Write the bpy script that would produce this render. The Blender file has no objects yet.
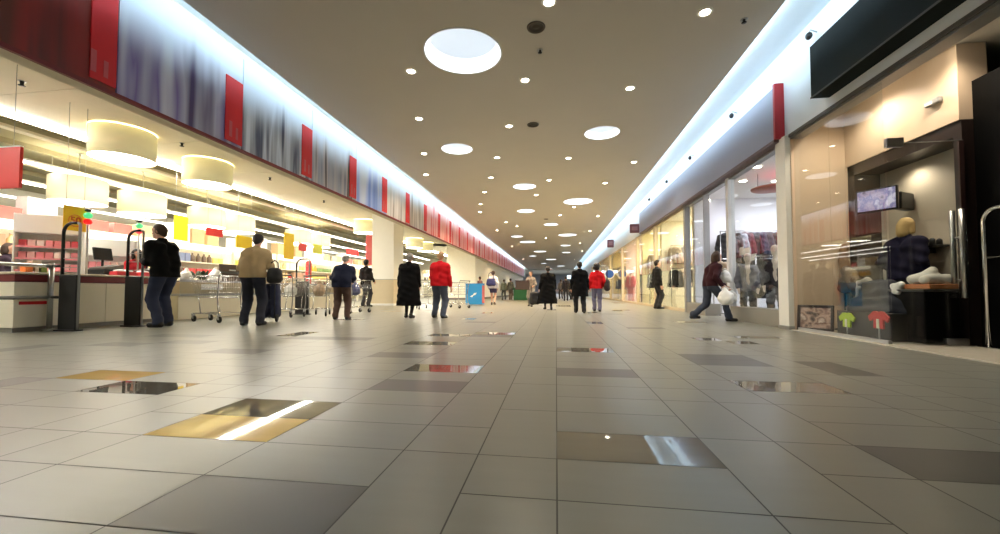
import bpy, bmesh, math, random
import numpy as np
from mathutils import Vector, Matrix, Euler
random.seed(7); np.random.seed(7)
C = bpy.context.scene.collection
PI = math.pi
R = math.radians

# ------------------------------------------------------------------ camera
CAM_H, FPX, HORIZON, VPX, PITCH = 0.63, 400.0, 291.0, 556.0, R(2.0)
YAW = math.atan((VPX-500)/FPX)
SHIFT = (HORIZON-267-FPX*math.tan(PITCH))/1000.0
cam = bpy.data.objects.new('camera', bpy.data.cameras.new('camera')); C.objects.link(cam)
cam.location = (0, 0, CAM_H)
cam.rotation_euler = Euler((PI/2+PITCH, 0, YAW), 'XYZ')
cam.data.sensor_width = 36; cam.data.lens = FPX*36/1000; cam.data.shift_y = SHIFT
cam.data.clip_start = 0.02; cam.data.clip_end = 300
bpy.context.scene.camera = cam
CM = cam.rotation_euler.to_matrix()
def ray(px, py):
    return CM @ Vector(((px-500)/FPX, (267-py)/FPX+SHIFT*1000/FPX, -1))
CO = Vector((0, 0, CAM_H))
def on_z(px, py, z=0.0):
    d = ray(px, py); return CO+d*((z-CAM_H)/d.z)
def on_x(px, py, x):
    d = ray(px, py); return CO+d*(x/d.x)
def on_y(px, py, y):
    d = ray(px, py); return CO+d*(y/d.y)
def y_at(px, x): return on_x(px, HORIZON, x).y
def depth_m(p):                       # metres per pixel at a point
    v = CM.transposed() @ (Vector(p)-CO); return -v.z/FPX

# ------------------------------------------------------------------ materials
def lin(c):
    return tuple((v/12.92 if v <= 0.04045 else ((v+0.055)/1.055)**2.4) for v in [x/255 for x in c])
MATS = {}
def mat(name, rgb, rough=0.6, metal=0.0, emit=0.0, var=0.06, scale=6.0, bump=0.0, ecol=None, spec=0.5, coat=0.0):
    if name in MATS: return MATS[name]
    m = bpy.data.materials.new(name); m.use_nodes = True
    nt = m.node_tree; b = nt.nodes['Principled BSDF']; L = nt.links
    c = lin(rgb)
    b.inputs['Roughness'].default_value = rough; b.inputs['Metallic'].default_value = metal
    b.inputs['Specular IOR Level'].default_value = spec
    if coat: b.inputs['Coat Weight'].default_value = coat
    tc = nt.nodes.new('ShaderNodeTexCoord'); nz = nt.nodes.new('ShaderNodeTexNoise')
    nz.inputs['Scale'].default_value = scale; nz.inputs['Detail'].default_value = 3
    L.new(tc.outputs['Object'], nz.inputs['Vector'])
    mx = nt.nodes.new('ShaderNodeMix'); mx.data_type = 'RGBA'
    mx.inputs['A'].default_value = tuple(v*(1-var) for v in c)+(1,)
    mx.inputs['B'].default_value = tuple(min(1, v*(1+var)) for v in c)+(1,)
    L.new(nz.outputs['Fac'], mx.inputs['Factor']); L.new(mx.outputs['Result'], b.inputs['Base Color'])
    if bump:
        bp = nt.nodes.new('ShaderNodeBump'); bp.inputs['Strength'].default_value = bump; bp.inputs['Distance'].default_value = 0.01
        n2 = nt.nodes.new('ShaderNodeTexNoise'); n2.inputs['Scale'].default_value = scale*8
        L.new(tc.outputs['Object'], n2.inputs['Vector']); L.new(n2.outputs['Fac'], bp.inputs['Height']); L.new(bp.outputs['Normal'], b.inputs['Normal'])
    if emit:
        b.inputs['Emission Color'].default_value = lin(ecol or rgb)+(1,); b.inputs['Emission Strength'].default_value = emit
    MATS[name] = m; return m
def glass_mat(name, tint=(1, 1, 1), ior=1.5, rough=0.0):
    m = bpy.data.materials.new(name); m.use_nodes = True; nt = m.node_tree; L = nt.links
    nt.nodes.remove(nt.nodes['Principled BSDF'])
    out = nt.nodes['Material Output']
    t = nt.nodes.new('ShaderNodeBsdfTransparent'); t.inputs['Color'].default_value = tint+(1,)
    g = nt.nodes.new('ShaderNodeBsdfGlossy'); g.inputs['Roughness'].default_value = rough
    lw = nt.nodes.new('ShaderNodeLayerWeight'); lw.inputs['Blend'].default_value = 0.5
    pw = nt.nodes.new('ShaderNodeMath'); pw.operation = 'POWER'; pw.inputs[1].default_value = 5; L.new(lw.outputs['Facing'], pw.inputs[0])
    f = nt.nodes.new('ShaderNodeMath'); f.operation = 'MULTIPLY_ADD'; f.inputs[1].default_value = 0.96; f.inputs[2].default_value = 0.04; L.new(pw.outputs[0], f.inputs[0])
    x = nt.nodes.new('ShaderNodeMixShader')
    L.new(f.outputs[0], x.inputs[0]); L.new(t.outputs[0], x.inputs[1]); L.new(g.outputs[0], x.inputs[2]); L.new(x.outputs[0], out.inputs['Surface'])
    MATS[name] = m; return m

# ------------------------------------------------------------------ mesh builder
class MB:
    def __init__(s): s.v = []; s.f = []; s.mi = []; s.sm = []; s.m = 0; s.mats = []
    def use(s, m):
        if m not in s.mats: s.mats.append(m)
        s.m = s.mats.index(m); return s
    def add(s, vs, fs, smooth=False):
        o = len(s.v); s.v += [tuple(v) for v in vs]
        for f in fs: s.f.append([i+o for i in f]); s.mi.append(s.m); s.sm.append(smooth)
        return s
    def box(s, x0, x1, y0, y1, z0, z1):
        vs = [(x, y, z) for z in (z0, z1) for y in (y0, y1) for x in (x0, x1)]
        return s.add(vs, [(0, 2, 3, 1), (4, 5, 7, 6), (0, 1, 5, 4), (2, 6, 7, 3), (0, 4, 6, 2), (1, 3, 7, 5)])
    def cbox(s, c, size, rot=None, bev=0.0):
        hx, hy, hz = [q/2 for q in size]; M = rot.to_matrix() if rot else Matrix.Identity(3); c = Vector(c)
        if bev <= 0:
            vs = [c+M @ Vector((x, y, z)) for z in (-hz, hz) for y in (-hy, hy) for x in (-hx, hx)]
            return s.add(vs, [(0, 2, 3, 1), (4, 5, 7, 6), (0, 1, 5, 4), (2, 6, 7, 3), (0, 4, 6, 2), (1, 3, 7, 5)])
        bm = bmesh.new(); bmesh.ops.create_cube(bm, size=1)
        for v in bm.verts: v.co = Vector((v.co.x*size[0], v.co.y*size[1], v.co.z*size[2]))
        bmesh.ops.bevel(bm, geom=bm.edges[:], offset=min(bev, min(size)*0.45), segments=2, affect='EDGES', profile=0.5)
        bm.verts.index_update()
        vs = [c+M @ v.co for v in bm.verts]; fs = [[v.index for v in f.verts] for f in bm.faces]
        bm.free(); return s.add(vs, fs, False)
    def tube(s, pts, r, n=8, closed=False, cap=True):
        pts = [Vector(p) for p in pts]; N = len(pts)
        rs = r if isinstance(r, (list, tuple)) else [r]*N
        vs = []; fs = []; up = None
        for i, p in enumerate(pts):
            if closed: t = pts[(i+1) % N]-pts[i-1]
            else: t = pts[min(i+1, N-1)]-pts[max(i-1, 0)]
            t.normalize()
            if up is None: up = Vector((0, 0, 1)) if abs(t.z) < 0.9 else Vector((1, 0, 0))
            a = t.cross(up)
            if a.length < 1e-4: a = t.cross(Vector((0, 1, 0)))
            a.normalize(); b = a.cross(t); up = b
            for k in range(n):
                w = 2*PI*k/n; vs.append(p+(a*math.cos(w)+b*math.sin(w))*rs[i])
        for i in range(N if closed else N-1):
            j = (i+1) % N
            for k in range(n): fs.append((i*n+k, i*n+(k+1) % n, j*n+(k+1) % n, j*n+k))
        s.add(vs, fs, True)
        if cap and not closed: 
            o = len(s.v)-N*n
            s.f.append([o+k for k in range(n)][::-1]); s.mi.append(s.m); s.sm.append(False)
            s.f.append([o+(N-1)*n+k for k in range(n)]); s.mi.append(s.m); s.sm.append(False)
        return s
    def cyl(s, c, r, z0, z1, n=24, r2=None): return s.lathe([(r, z0), (r2 if r2 is not None else r, z1)], c, n, True)
    def lathe(s, prof, c=(0, 0), n=24, cap=False, smooth=True):
        vs = []; fs = []
        for (r, z) in prof:
            for k in range(n):
                w = 2*PI*k/n; vs.append((c[0]+r*math.cos(w), c[1]+r*math.sin(w), z))
        for i in range(len(prof)-1):
            for k in range(n): fs.append((i*n+k, i*n+(k+1) % n, (i+1)*n+(k+1) % n, (i+1)*n+k))
        s.add(vs, fs, smooth)
        if cap:
            o = len(s.v)-len(vs)
            s.f.append([o+k for k in range(n)][::-1]); s.mi.append(s.m); s.sm.append(False)
            s.f.append([o+(len(prof)-1)*n+k for k in range(n)]); s.mi.append(s.m); s.sm.append(False)
        return s
    def ell(s, c, r, n=14, m=9, rot=None):
        vs = []; fs = []; M = rot.to_matrix() if rot else Matrix.Identity(3); c = Vector(c)
        for i in range(m+1):
            t = PI*i/m
            for k in range(n):
                w = 2*PI*k/n
                vs.append(c+M @ Vector((r[0]*math.sin(t)*math.cos(w), r[1]*math.sin(t)*math.sin(w), -r[2]*math.cos(t))))
        for i in range(m):
            for k in range(n): fs.append((i*n+k, i*n+(k+1) % n, (i+1)*n+(k+1) % n, (i+1)*n+k))
        return s.add(vs, fs, True)
    def prism(s, poly, y0, y1, plane='xz'):
        def P(a, b, d): return {'xz': (a, d, b), 'yz': (d, a, b), 'xy': (a, b, d)}[plane]
        n = len(poly); vs = [P(a, b, y0) for a, b in poly]+[P(a, b, y1) for a, b in poly]
        fs = [list(range(n)), list(range(2*n-1, n-1, -1))]+[(i, i+n, (i+1) % n+n, (i+1) % n) for i in range(n)]
        return s.add(vs, fs)
    def mesh(s, name, m=None):
        me = bpy.data.meshes.new(name); me.from_pydata(s.v, [], s.f)
        for q in (s.mats or [m]): me.materials.append(q)
        if s.mats: me.polygons.foreach_set('material_index', s.mi)
        me.polygons.foreach_set('use_smooth', s.sm)
        bm = bmesh.new(); bm.from_mesh(me); bmesh.ops.remove_doubles(bm, verts=bm.verts, dist=1e-6)
        bmesh.ops.recalc_face_normals(bm, faces=bm.faces); bm.to_mesh(me); bm.free(); me.update()
        return me
def obj(name, mb, m=None, parent=None, label=None, loc=None, rotz=None):
    me = mb if isinstance(mb, bpy.types.Mesh) else mb.mesh(name, m)
    o = bpy.data.objects.new(name, me); C.objects.link(o)
    if parent: o.parent = parent
    if label: o['label'] = label
    if loc is not None: o.location = loc
    if rotz is not None: o.rotation_euler = (0, 0, rotz)
    return o
def tag(o, label, cat, group=None, kind=None):
    o['label'] = label; o['category'] = cat
    if group: o['group'] = group
    if kind: o['kind'] = kind
    return o
def thing(name, label, cat, loc=(0, 0, 0), rotz=0, group=None):
    o = bpy.data.objects.new(name, None); C.objects.link(o); o.empty_display_size = 0.1
    o.location = loc; o.rotation_euler = (0, 0, rotz)
    return tag(o, label, cat, group)
def struct(name, mb, m=None, parent=None, label=None):
    o = obj(name, mb, m, parent)
    if not parent: o['kind'] = 'structure'
    if label: o['label'] = label
    return o
def dup(root, loc, rotz=None, label=None, group=None):
    r = root.copy(); C.objects.link(r); r.location = loc
    if rotz is not None: r.rotation_euler = (0, 0, rotz)
    if label: r['label'] = label
    if group: r['group'] = group
    for ch in list(root.children):
        c = ch.copy(); C.objects.link(c); c.parent = r
        for g in list(ch.children):
            d = g.copy(); C.objects.link(d); d.parent = c
    return r
def text_mb(txt, size, depth=0.002):
    cu = bpy.data.curves.new('txt', 'FONT'); cu.body = txt; cu.size = size; cu.extrude = depth; cu.offset = size*0.03; cu.align_x = 'CENTER'; cu.align_y = 'CENTER'
    o = bpy.data.objects.new('txt', cu); C.objects.link(o)
    dg = bpy.context.evaluated_depsgraph_get(); me = bpy.data.meshes.new_from_object(o.evaluated_get(dg))
    bpy.data.objects.remove(o); bpy.data.curves.remove(cu); return me
ORD = ['first', 'second', 'third', 'fourth', 'fifth', 'sixth', 'seventh', 'eighth', 'ninth', 'tenth', 'eleventh', 'twelfth', 'thirteenth',
       'fourteenth', 'fifteenth', 'sixteenth', 'seventeenth', 'eighteenth', 'nineteenth', 'twentieth', 'twenty-first', 'twenty-second', 'twenty-third', 'twenty-fourth', 'twenty-fifth', 'twenty-sixth', 'twenty-seventh', 'twenty-eighth', 'twenty-ninth', 'thirtieth', 'thirty-first', 'thirty-second', 'thirty-third', 'thirty-fourth']

# ------------------------------------------------------------------ implicit surfaces (people, cloth)
def surface_nets(F, org, h):
    S = F < 0
    nx, ny, nz = F.shape
    c = np.zeros((nx-1, ny-1, nz-1), np.int8)
    cnt = np.zeros(c.shape, np.int16)
    for dx in (0, 1):
        for dy in (0, 1):
            for dz in (0, 1): cnt += S[dx:nx-1+dx, dy:ny-1+dy, dz:nz-1+dz]
    act = (cnt > 0) & (cnt < 8)
    idx = np.full(c.shape, -1, np.int64); ii = np.argwhere(act); idx[act] = np.arange(len(ii))
    acc = np.zeros((len(ii), 3)); num = np.zeros(len(ii))
    i, j, k = ii.T
    cor = [(a, b, d) for a in (0, 1) for b in (0, 1) for d in (0, 1)]
    for p in cor:
        for ax in range(3):
            if p[ax] == 0:
                q = list(p); q[ax] = 1
                a = F[i+p[0], j+p[1], k+p[2]]; b = F[i+q[0], j+q[1], k+q[2]]
                cr = (a < 0) != (b < 0); t = np.where(cr, a/np.where(cr, a-b, 1), 0)
                pos = np.tile(np.array(p, float), (len(ii), 1)); pos[:, ax] += t
                acc += pos*cr[:, None]; num += cr
    V = (ii+acc/np.maximum(num, 1)[:, None])*h+org
    Q = []
    for ax in range(3):
        sl0 = [slice(None)]*3; sl1 = [slice(None)]*3; sl0[ax] = slice(0, -1); sl1[ax] = slice(1, None)
        A = S[tuple(sl0)]; B = S[tuple(sl1)]
        e = np.argwhere(A != B)
        u, w = [(1, 2), (2, 0), (0, 1)][ax]
        ok = (e[:, u] > 0) & (e[:, w] > 0) & (e[:, u] < F.shape[u]-1) & (e[:, w] < F.shape[w]-1)
        e = e[ok]; ins = A[tuple(e.T)]
        def cell(du, dw):
            g = e.copy(); g[:, u] += du; g[:, w] += dw; return idx[tuple(g.T)]
        q = np.stack([cell(-1, -1), cell(0, -1), cell(0, 0), cell(-1, 0)], 1)
        q[~ins] = q[~ins][:, ::-1]
        Q.append(q)
    return V, np.concatenate(Q)
def np_mesh(name, V, Q, m):
    me = bpy.data.meshes.new(name)
    me.vertices.add(len(V)); me.vertices.foreach_set('co', V.astype(np.float32).ravel())
    me.loops.add(len(Q)*4); me.loops.foreach_set('vertex_index', Q.astype(np.int32).ravel())
    me.polygons.add(len(Q)); me.polygons.foreach_set('loop_start', np.arange(0, len(Q)*4, 4, dtype=np.int32))
    me.polygons.foreach_set('use_smooth', np.ones(len(Q), bool))
    me.materials.append(m); me.update(calc_edges=True); me.validate(); return me
def sdf_mesh(name, cones, m, vox, k=0.03, clip=None, wrinkle=0.0, seed=0):
    """cones: (a, b, ra, rb[, k]) smooth-unioned; clip: list of functions (X,Y,Z)->d, kept where d<0"""
    A = np.array([list(c[0])+list(c[1]) for c in cones], float); rr = np.array([max(c[2], c[3]) for c in cones])
    lo = np.minimum(A[:, :3], A[:, 3:])-rr[:, None]; hi = np.maximum(A[:, :3], A[:, 3:])+rr[:, None]
    org = lo.min(0)-3*vox-wrinkle; top = hi.max(0)+3*vox+wrinkle
    n = np.ceil((top-org)/vox).astype(int)+1
    ax = [org[d]+vox*np.arange(n[d]) for d in range(3)]
    F = np.full(n, 0.5, np.float32)
    for c, l, h in zip(cones, lo, hi):
        kk = c[4] if len(c) > 4 else k
        mg = kk+3*vox
        s = [slice(max(0, int((l[d]-mg-org[d])/vox)), min(n[d], int((h[d]+mg-org[d])/vox)+2)) for d in range(3)]
        X = ax[0][s[0]][:, None, None]; Y = ax[1][s[1]][None, :, None]; Z = ax[2][s[2]][None, None, :]
        a = np.array(c[0], float); b = np.array(c[1], float); ba = b-a; L2 = max(ba @ ba, 1e-9)
        t = np.clip(((X-a[0])*ba[0]+(Y-a[1])*ba[1]+(Z-a[2])*ba[2])/L2, 0, 1)
        d = np.sqrt((X-a[0]-t*ba[0])**2+(Y-a[1]-t*ba[1])**2+(Z-a[2]-t*ba[2])**2)-(c[2]+(c[3]-c[2])*t)
        g = F[s[0], s[1], s[2]]
        hh = np.maximum(kk-np.abs(g-d), 0)/kk
        F[s[0], s[1], s[2]] = np.minimum(g, d)-hh*hh*kk/4
    X = ax[0][:, None, None]; Y = ax[1][None, :, None]; Z = ax[2][None, None, :]
    if wrinkle:
        rs = np.random.RandomState(seed); p = rs.rand(6)*6
        F = F+wrinkle*(np.sin(23*X+9*Z+p[0])*np.sin(31*Z+11*Y+p[1])+0.7*np.sin(17*Z-29*X+p[2]+8*Y)+0.5*np.sin(47*Z+13*X+p[3])).astype(np.float32)
    for f in (clip or []): F = np.maximum(F, f(X, Y, Z)+0*F)
    V, Q = surface_nets(F, org, vox)
    return np_mesh(name, V, Q, m)
# ------------------------------------------------------------------ dimensions
CEIL, XL, XR = 4.5, -4.9, 3.05          # corridor ceiling and its two edges
XB, XW = -5.3, 3.8                      # banner face, right shop fronts
BZ0, BZ1 = 3.01, 4.62                   # banner fascia
YEND = 70.0
M_ceil = mat('ceiling_paint', (200, 194, 184), 0.8, var=0.03, scale=1.5)
M_white = mat('white_paint', (236, 236, 232), 0.6, var=0.02)
M_cove = mat('cove_paint', (226, 234, 240), 0.7, var=0.02)
M_cream = mat('cream_panel', (230, 222, 200), 0.6, var=0.04)
M_metal = mat('brushed_steel', (170, 170, 168), 0.3, 1.0)
M_chrome = mat('chrome', (210, 210, 210), 0.12, 1.0)
M_black = mat('black_plastic', (18, 18, 18), 0.4)
M_rubber = mat('black_rubber', (14, 14, 14), 0.7)
M_alu = mat('grey_aluminium', (168, 168, 165), 0.4, 0.3)
M_sill = mat('grey_sill', (138, 134, 124), 0.5)
M_olive = mat('khaki_ceiling', (158, 152, 126), 0.7, var=0.08, scale=1.0)
M_glass = glass_mat('shop_glass', (0.93, 0.95, 0.95))
M_lamp = mat('lamp_white', (255, 246, 225), 0.5, emit=14, var=0)
M_dome = mat('dome_glow', (236, 243, 250), 0.6, emit=0.10, var=0)
M_domelow = mat('dome_rim_glow', (244, 249, 255), 0.6, emit=0.75, var=0)
M_tube = mat('tube_light', (255, 250, 238), 0.5, emit=4.5, var=0)

# ------------------------------------------------------------------ floor: explicit 30 cm grid tiles
def floor_mat(name, rgb, rough, joint=True, var=0.10, spec=0.5):
    m = bpy.data.materials.new(name); m.use_nodes = True; nt = m.node_tree; L = nt.links; b = nt.nodes['Principled BSDF']
    N = nt.nodes.new
    tc = N('ShaderNodeTexCoord')
    at = N('ShaderNodeAttribute'); at.attribute_name = 'tone'
    nz = N('ShaderNodeTexNoise'); nz.inputs['Scale'].default_value = 5; nz.inputs['Detail'].default_value = 5
    mp = N('ShaderNodeMapping'); mp.inputs['Scale'].default_value = (0.5, 3.5, 1)
    L.new(tc.outputs['Object'], mp.inputs['Vector']); L.new(mp.outputs['Vector'], nz.inputs['Vector'])
    c = lin(rgb)
    mx = N('ShaderNodeMix'); mx.data_type = 'RGBA'
    mx.inputs['A'].default_value = tuple(v*(1-var) for v in c)+(1,); mx.inputs['B'].default_value = tuple(v*(1+var) for v in c)+(1,)
    L.new(nz.outputs['Fac'], mx.inputs['Factor'])
    m2 = N('ShaderNodeMix'); m2.data_type = 'RGBA'; m2.blend_type = 'MULTIPLY'; m2.inputs['Factor'].default_value = 1
    L.new(mx.outputs['Result'], m2.inputs['A']); L.new(at.outputs['Color'], m2.inputs['B'])
    L.new(m2.outputs['Result'], b.inputs['Base Color'])
    rr = N('ShaderNodeMapRange'); rr.inputs['To Min'].default_value = rough*0.97; rr.inputs['To Max'].default_value = rough*1.03
    L.new(nz.outputs['Fac'], rr.inputs['Value']); L.new(rr.outputs['Result'], b.inputs['Roughness'])
    b.inputs['Specular IOR Level'].default_value = spec
    return m
M_tile = floor_mat('matt_stone_tile', (127, 126, 114), 0.30, var=0.07)
M_tiledark = floor_mat('dark_matt_tile', (84, 81, 73), 0.34, var=0.04)
M_polish = floor_mat('polished_stone_tile', (124, 120, 110), 0.02, spec=0.9)
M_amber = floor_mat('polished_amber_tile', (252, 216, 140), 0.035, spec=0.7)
M_grout = floor_mat('tile_joint', (62, 59, 52), 0.5, var=0.02)
XCOL = [-1.8, -1.2, -0.6, -0.3, 0, 0.6, 0.9, 1.2, 1.8, 2.1, 2.4, 3.0, 3.6, 3.9, 4.2, 4.8, 5.4, 6.1]
_x = -1.8
while _x > -21: XCOL += [_x-0.3, _x-0.6, _x-1.2, _x-1.8]; _x -= 1.8
XCOL = sorted(set(round(v, 3) for v in XCOL))
def mk_floor():
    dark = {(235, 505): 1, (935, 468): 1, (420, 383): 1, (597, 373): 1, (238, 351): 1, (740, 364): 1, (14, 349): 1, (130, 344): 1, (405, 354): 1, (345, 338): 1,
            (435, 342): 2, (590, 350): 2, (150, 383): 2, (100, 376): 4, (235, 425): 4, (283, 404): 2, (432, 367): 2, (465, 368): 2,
            (670, 455): 2, (760, 387): 2, (715, 340): 2, (505, 333): 2, (655, 329): 1, (10, 381): 1, (300, 338): 1, (180, 336): 1, (840, 372): 1}
    marks = {}
    for (px, py), k in dark.items():
        p = on_z(px, py); marks[(px, py)] = (p.x, p.y, k)
    vs = []; fs = []; mi = []; tone = []
    rs = random.Random(5)
    Y = -1.2
    rows = []
    y = -0.86
    while y < 96: rows.append(y); y += 0.3
    g = 0.0026
    for ci in range(len(XCOL)-1):
        x0, x1 = XCOL[ci], XCOL[ci+1]; wide = x1-x0 > 0.5
        j = 0
        while j < len(rows)-1:
            far = rows[j] > 14
            n = 1
            if not wide and rs.random() < 0.45: n = 2
            if far: n = 4 if rs.random() < 0.7 else 2
            n = min(n, len(rows)-1-j)
            y0, y1 = rows[j], rows[j]+0.3*n
            k = 0
            for (mx_, my_, kk) in marks.values():
                if x0 <= mx_ < x1 and y0 <= my_ < y1: k = kk
            if k == 0 and rs.random() < (0.03 if y0 > 3.5 else 0.0): k = rs.choice([1, 2])
            gx = 0 if far else g
            o = len(vs); vs += [(x0+gx, y0+gx, 0), (x1-gx, y0+gx, 0), (x1-gx, y1-gx, 0), (x0+gx, y1-gx, 0)]
            fs.append((o, o+1, o+2, o+3)); mi.append(k); tone.append(rs.uniform(0.93, 1.04) if k == 0 else rs.uniform(0.97, 1.03))
            j += n
    o = len(vs); vs += [(XCOL[0], -0.86, -0.002), (XCOL[-1], -0.86, -0.002), (XCOL[-1], 96, -0.002), (XCOL[0], 96, -0.002)]
    fs.append((o, o+1, o+2, o+3)); mi.append(3); tone.append(1)
    o = len(vs); vs += [(XCOL[0], -8, -0.003), (XCOL[-1], -8, -0.003), (XCOL[-1], -0.86, -0.003), (XCOL[0], -0.86, -0.003)]
    fs.append((o, o+1, o+2, o+3)); mi.append(0); tone.append(1)
    me = bpy.data.meshes.new('floor'); me.from_pydata(vs, [], fs)
    for m in (M_tile, M_tiledark, M_polish, M_grout, M_amber): me.materials.append(m)
    me.polygons.foreach_set('material_index', mi)
    at = me.attributes.new('tone', 'FLOAT_COLOR', 'FACE')
    at.data.foreach_set('color', [q for t in tone for q in (t, t, t, 1)])
    return struct('floor', me)
mk_floor()

# ------------------------------------------------------------------ corridor ceiling with round recesses
DOMES = [(463, 53, 'b'), (602, 133, 's'), (457, 149, 's'), (524.5, 186.5, 's'), (578, 201.5, 'b'), (526, 211, 's'), (551, 224.5, 's'), (567.5, 235, 'b'),
         (517, 236.5, 's'), (527.7, 242, 'b'), (565.5, 245.5, 's'), (540, 251.5, 'b'), (566.5, 252.5, 's'), (533, 256, 's'), (551, 259.5, 'b'), (544, 263.5, 's'), (561, 266, 'b'), (550, 268.5, 's')]  # the last three domes are added to lighten the far ceiling
dome_pos = []
for px, py, s in DOMES:
    p = on_z(px, py, CEIL); dome_pos.append((p.x, p.y, 0.62 if s == 'b' else 0.42))
def ceiling_mesh():
    bm = bmesh.new()
    def ring(cx, cy, r, z, n=40): return [bm.verts.new((cx+r*math.cos(2*PI*i/n), cy+r*math.sin(2*PI*i/n), z)) for i in range(n)]
    rect = [(XL, -8), (XR, -8), (XR, YEND), (XL, YEND)]
    loops = {}
    for z in (CEIL, CEIL+0.03):
        es = []
        o = [bm.verts.new((x, y, z)) for x, y in rect]; L = [o]
        for (cx, cy, r) in dome_pos: L.append(ring(cx, cy, r, z))
        for lp in L:
            for i in range(len(lp)): es.append(bm.edges.new((lp[i], lp[(i+1) % len(lp)])))
        bmesh.ops.triangle_fill(bm, use_beauty=True, use_dissolve=False, edges=es, normal=(0, 0, 1))
        loops[z] = L
    for A, B in zip(loops[CEIL], loops[CEIL+0.03]):
        for i in range(len(A)): bm.faces.new((A[i], A[(i+1) % len(A)], B[(i+1) % len(A)], B[i]))
    bmesh.ops.recalc_face_normals(bm, faces=bm.faces)
    me = bpy.data.meshes.new('ceiling'); bm.to_mesh(me); bm.free(); me.materials.append(M_ceil); return me
struct('ceiling', ceiling_mesh())

dome_labels = ['largest round recessed dome light, nearest in the ceiling', 'round dome light near the right edge of the ceiling, second nearest on the right',
    'small round dome light left of middle beyond the largest dome', 'round dome light in the middle, fourth from the front', 'wide dome light right of the middle, beyond the second right dome',
    'small dome light just below the fourth dome in the picture', 'small dome light left of the far wide right dome', 'wide dome light in the far right row above the striding couple',
    'small dome light at the left above the far banner end', 'wide far dome light left of the middle row', 'small far dome light above the red jacket woman', 'wide far dome light in the middle near the corridor end',
    'last small dome light on the right side', 'last small dome light on the left side', 'wide far dome light above the tall black coat man', 'added tiny dome light above the wide black coat, third last in the ceiling', 'added tiny wide dome light second last in the ceiling', 'furthest added tiny dome light before the ceiling ends']
for (cx, cy, r), lb in zip(dome_pos, dome_labels):
    t = thing('ceiling_dome_light', lb, 'ceiling light', (cx, cy, CEIL), 0, 'round dome lights recessed in the corridor ceiling')
    rim = MB().use(M_white); rim.lathe([(r-0.004, 0.03), (r-0.004, -0.006), (r+0.022, -0.006), (r+0.022, -0.0005)], n=48); obj('rim', rim, parent=t)
    lo = MB().use(M_domelow); lo.lathe([(r-0.005, 0.0), (r-0.005, 0.10*r/0.42), (r*0.90, 0.16*r/0.42)], n=48); obj('light_ring', lo, parent=t)
    bw = MB().use(M_dome)
    bw.lathe([(r*0.90, 0.16*r/0.42), (r*0.82, 0.26*r/0.42), (r*0.62, 0.36*r/0.42), (r*0.33, 0.42*r/0.42), (0.001, 0.44*r/0.42)], n=48); obj('bowl', bw, parent=t)

DOWN = [(705, 12), (549, 2), (630, 88), (525, 80), (411, 71), (419, 118.5), (509, 126), (424, 153.5), (568.5, 158), (497, 157.5), (634, 162), (426, 174.5), (549, 180),
        (605, 183), (491, 177.5), (484.5, 192), (536, 195), (480.5, 204), (574, 207), (480, 212), (506, 222), (517, 226), (598, 216), (560, 215), (497, 230), (590, 231), (512, 246), (546, 238), (580, 243), (582, 251), (523, 259), (575, 260), (534, 266), (571, 268)]  # the last four downlights are added to lighten the far end
dl_lab = ['bright downlight nearest the right edge at the top', 'downlight at the top middle, cut by the upper picture edge', 'downlight above the second dome on the right',
    'downlight right of the largest dome', 'downlight just left of the largest dome', 'second downlight in the left row, below the largest dome', 'downlight right of the small left dome and above it',
    'third downlight in the left row, left of the small left dome', 'downlight below and left of the second right dome', 'downlight right of the small left dome',
    'downlight below the second right dome near the edge', 'fourth downlight in the left row', 'downlight right of the middle fourth dome', 'downlight above the wide right dome',
    'downlight above and left of the fourth dome', 'downlight left of the fourth dome', 'downlight just right of the fourth dome', 'downlight lower left of the fourth dome']
lens = mat('downlight_lens', (255, 240, 214), 0.4, emit=16, var=0)
for i, (px, py) in enumerate(DOWN):
    p = on_z(px, py, CEIL); r = 0.095
    lb = dl_lab[i] if i < len(dl_lab) else 'small far downlight, %s of the tiny ones beyond the fourth dome' % ORD[i-len(dl_lab)]
    t = thing('ceiling_downlight', lb, 'ceiling light', (p.x, p.y, CEIL), 0, 'small round downlights in the corridor ceiling')
    a = MB().use(M_white); a.lathe([(r*0.72, -0.004), (r*0.78, -0.012), (r*0.95, -0.014), (r*1.08, -0.0005)], n=24); obj('trim_ring', a, parent=t)
    b = MB().use(lens); b.lathe([(0.001, -0.009), (r*0.5, -0.008), (r*0.74, -0.005)], n=20); obj('lens', b, parent=t)
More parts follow.
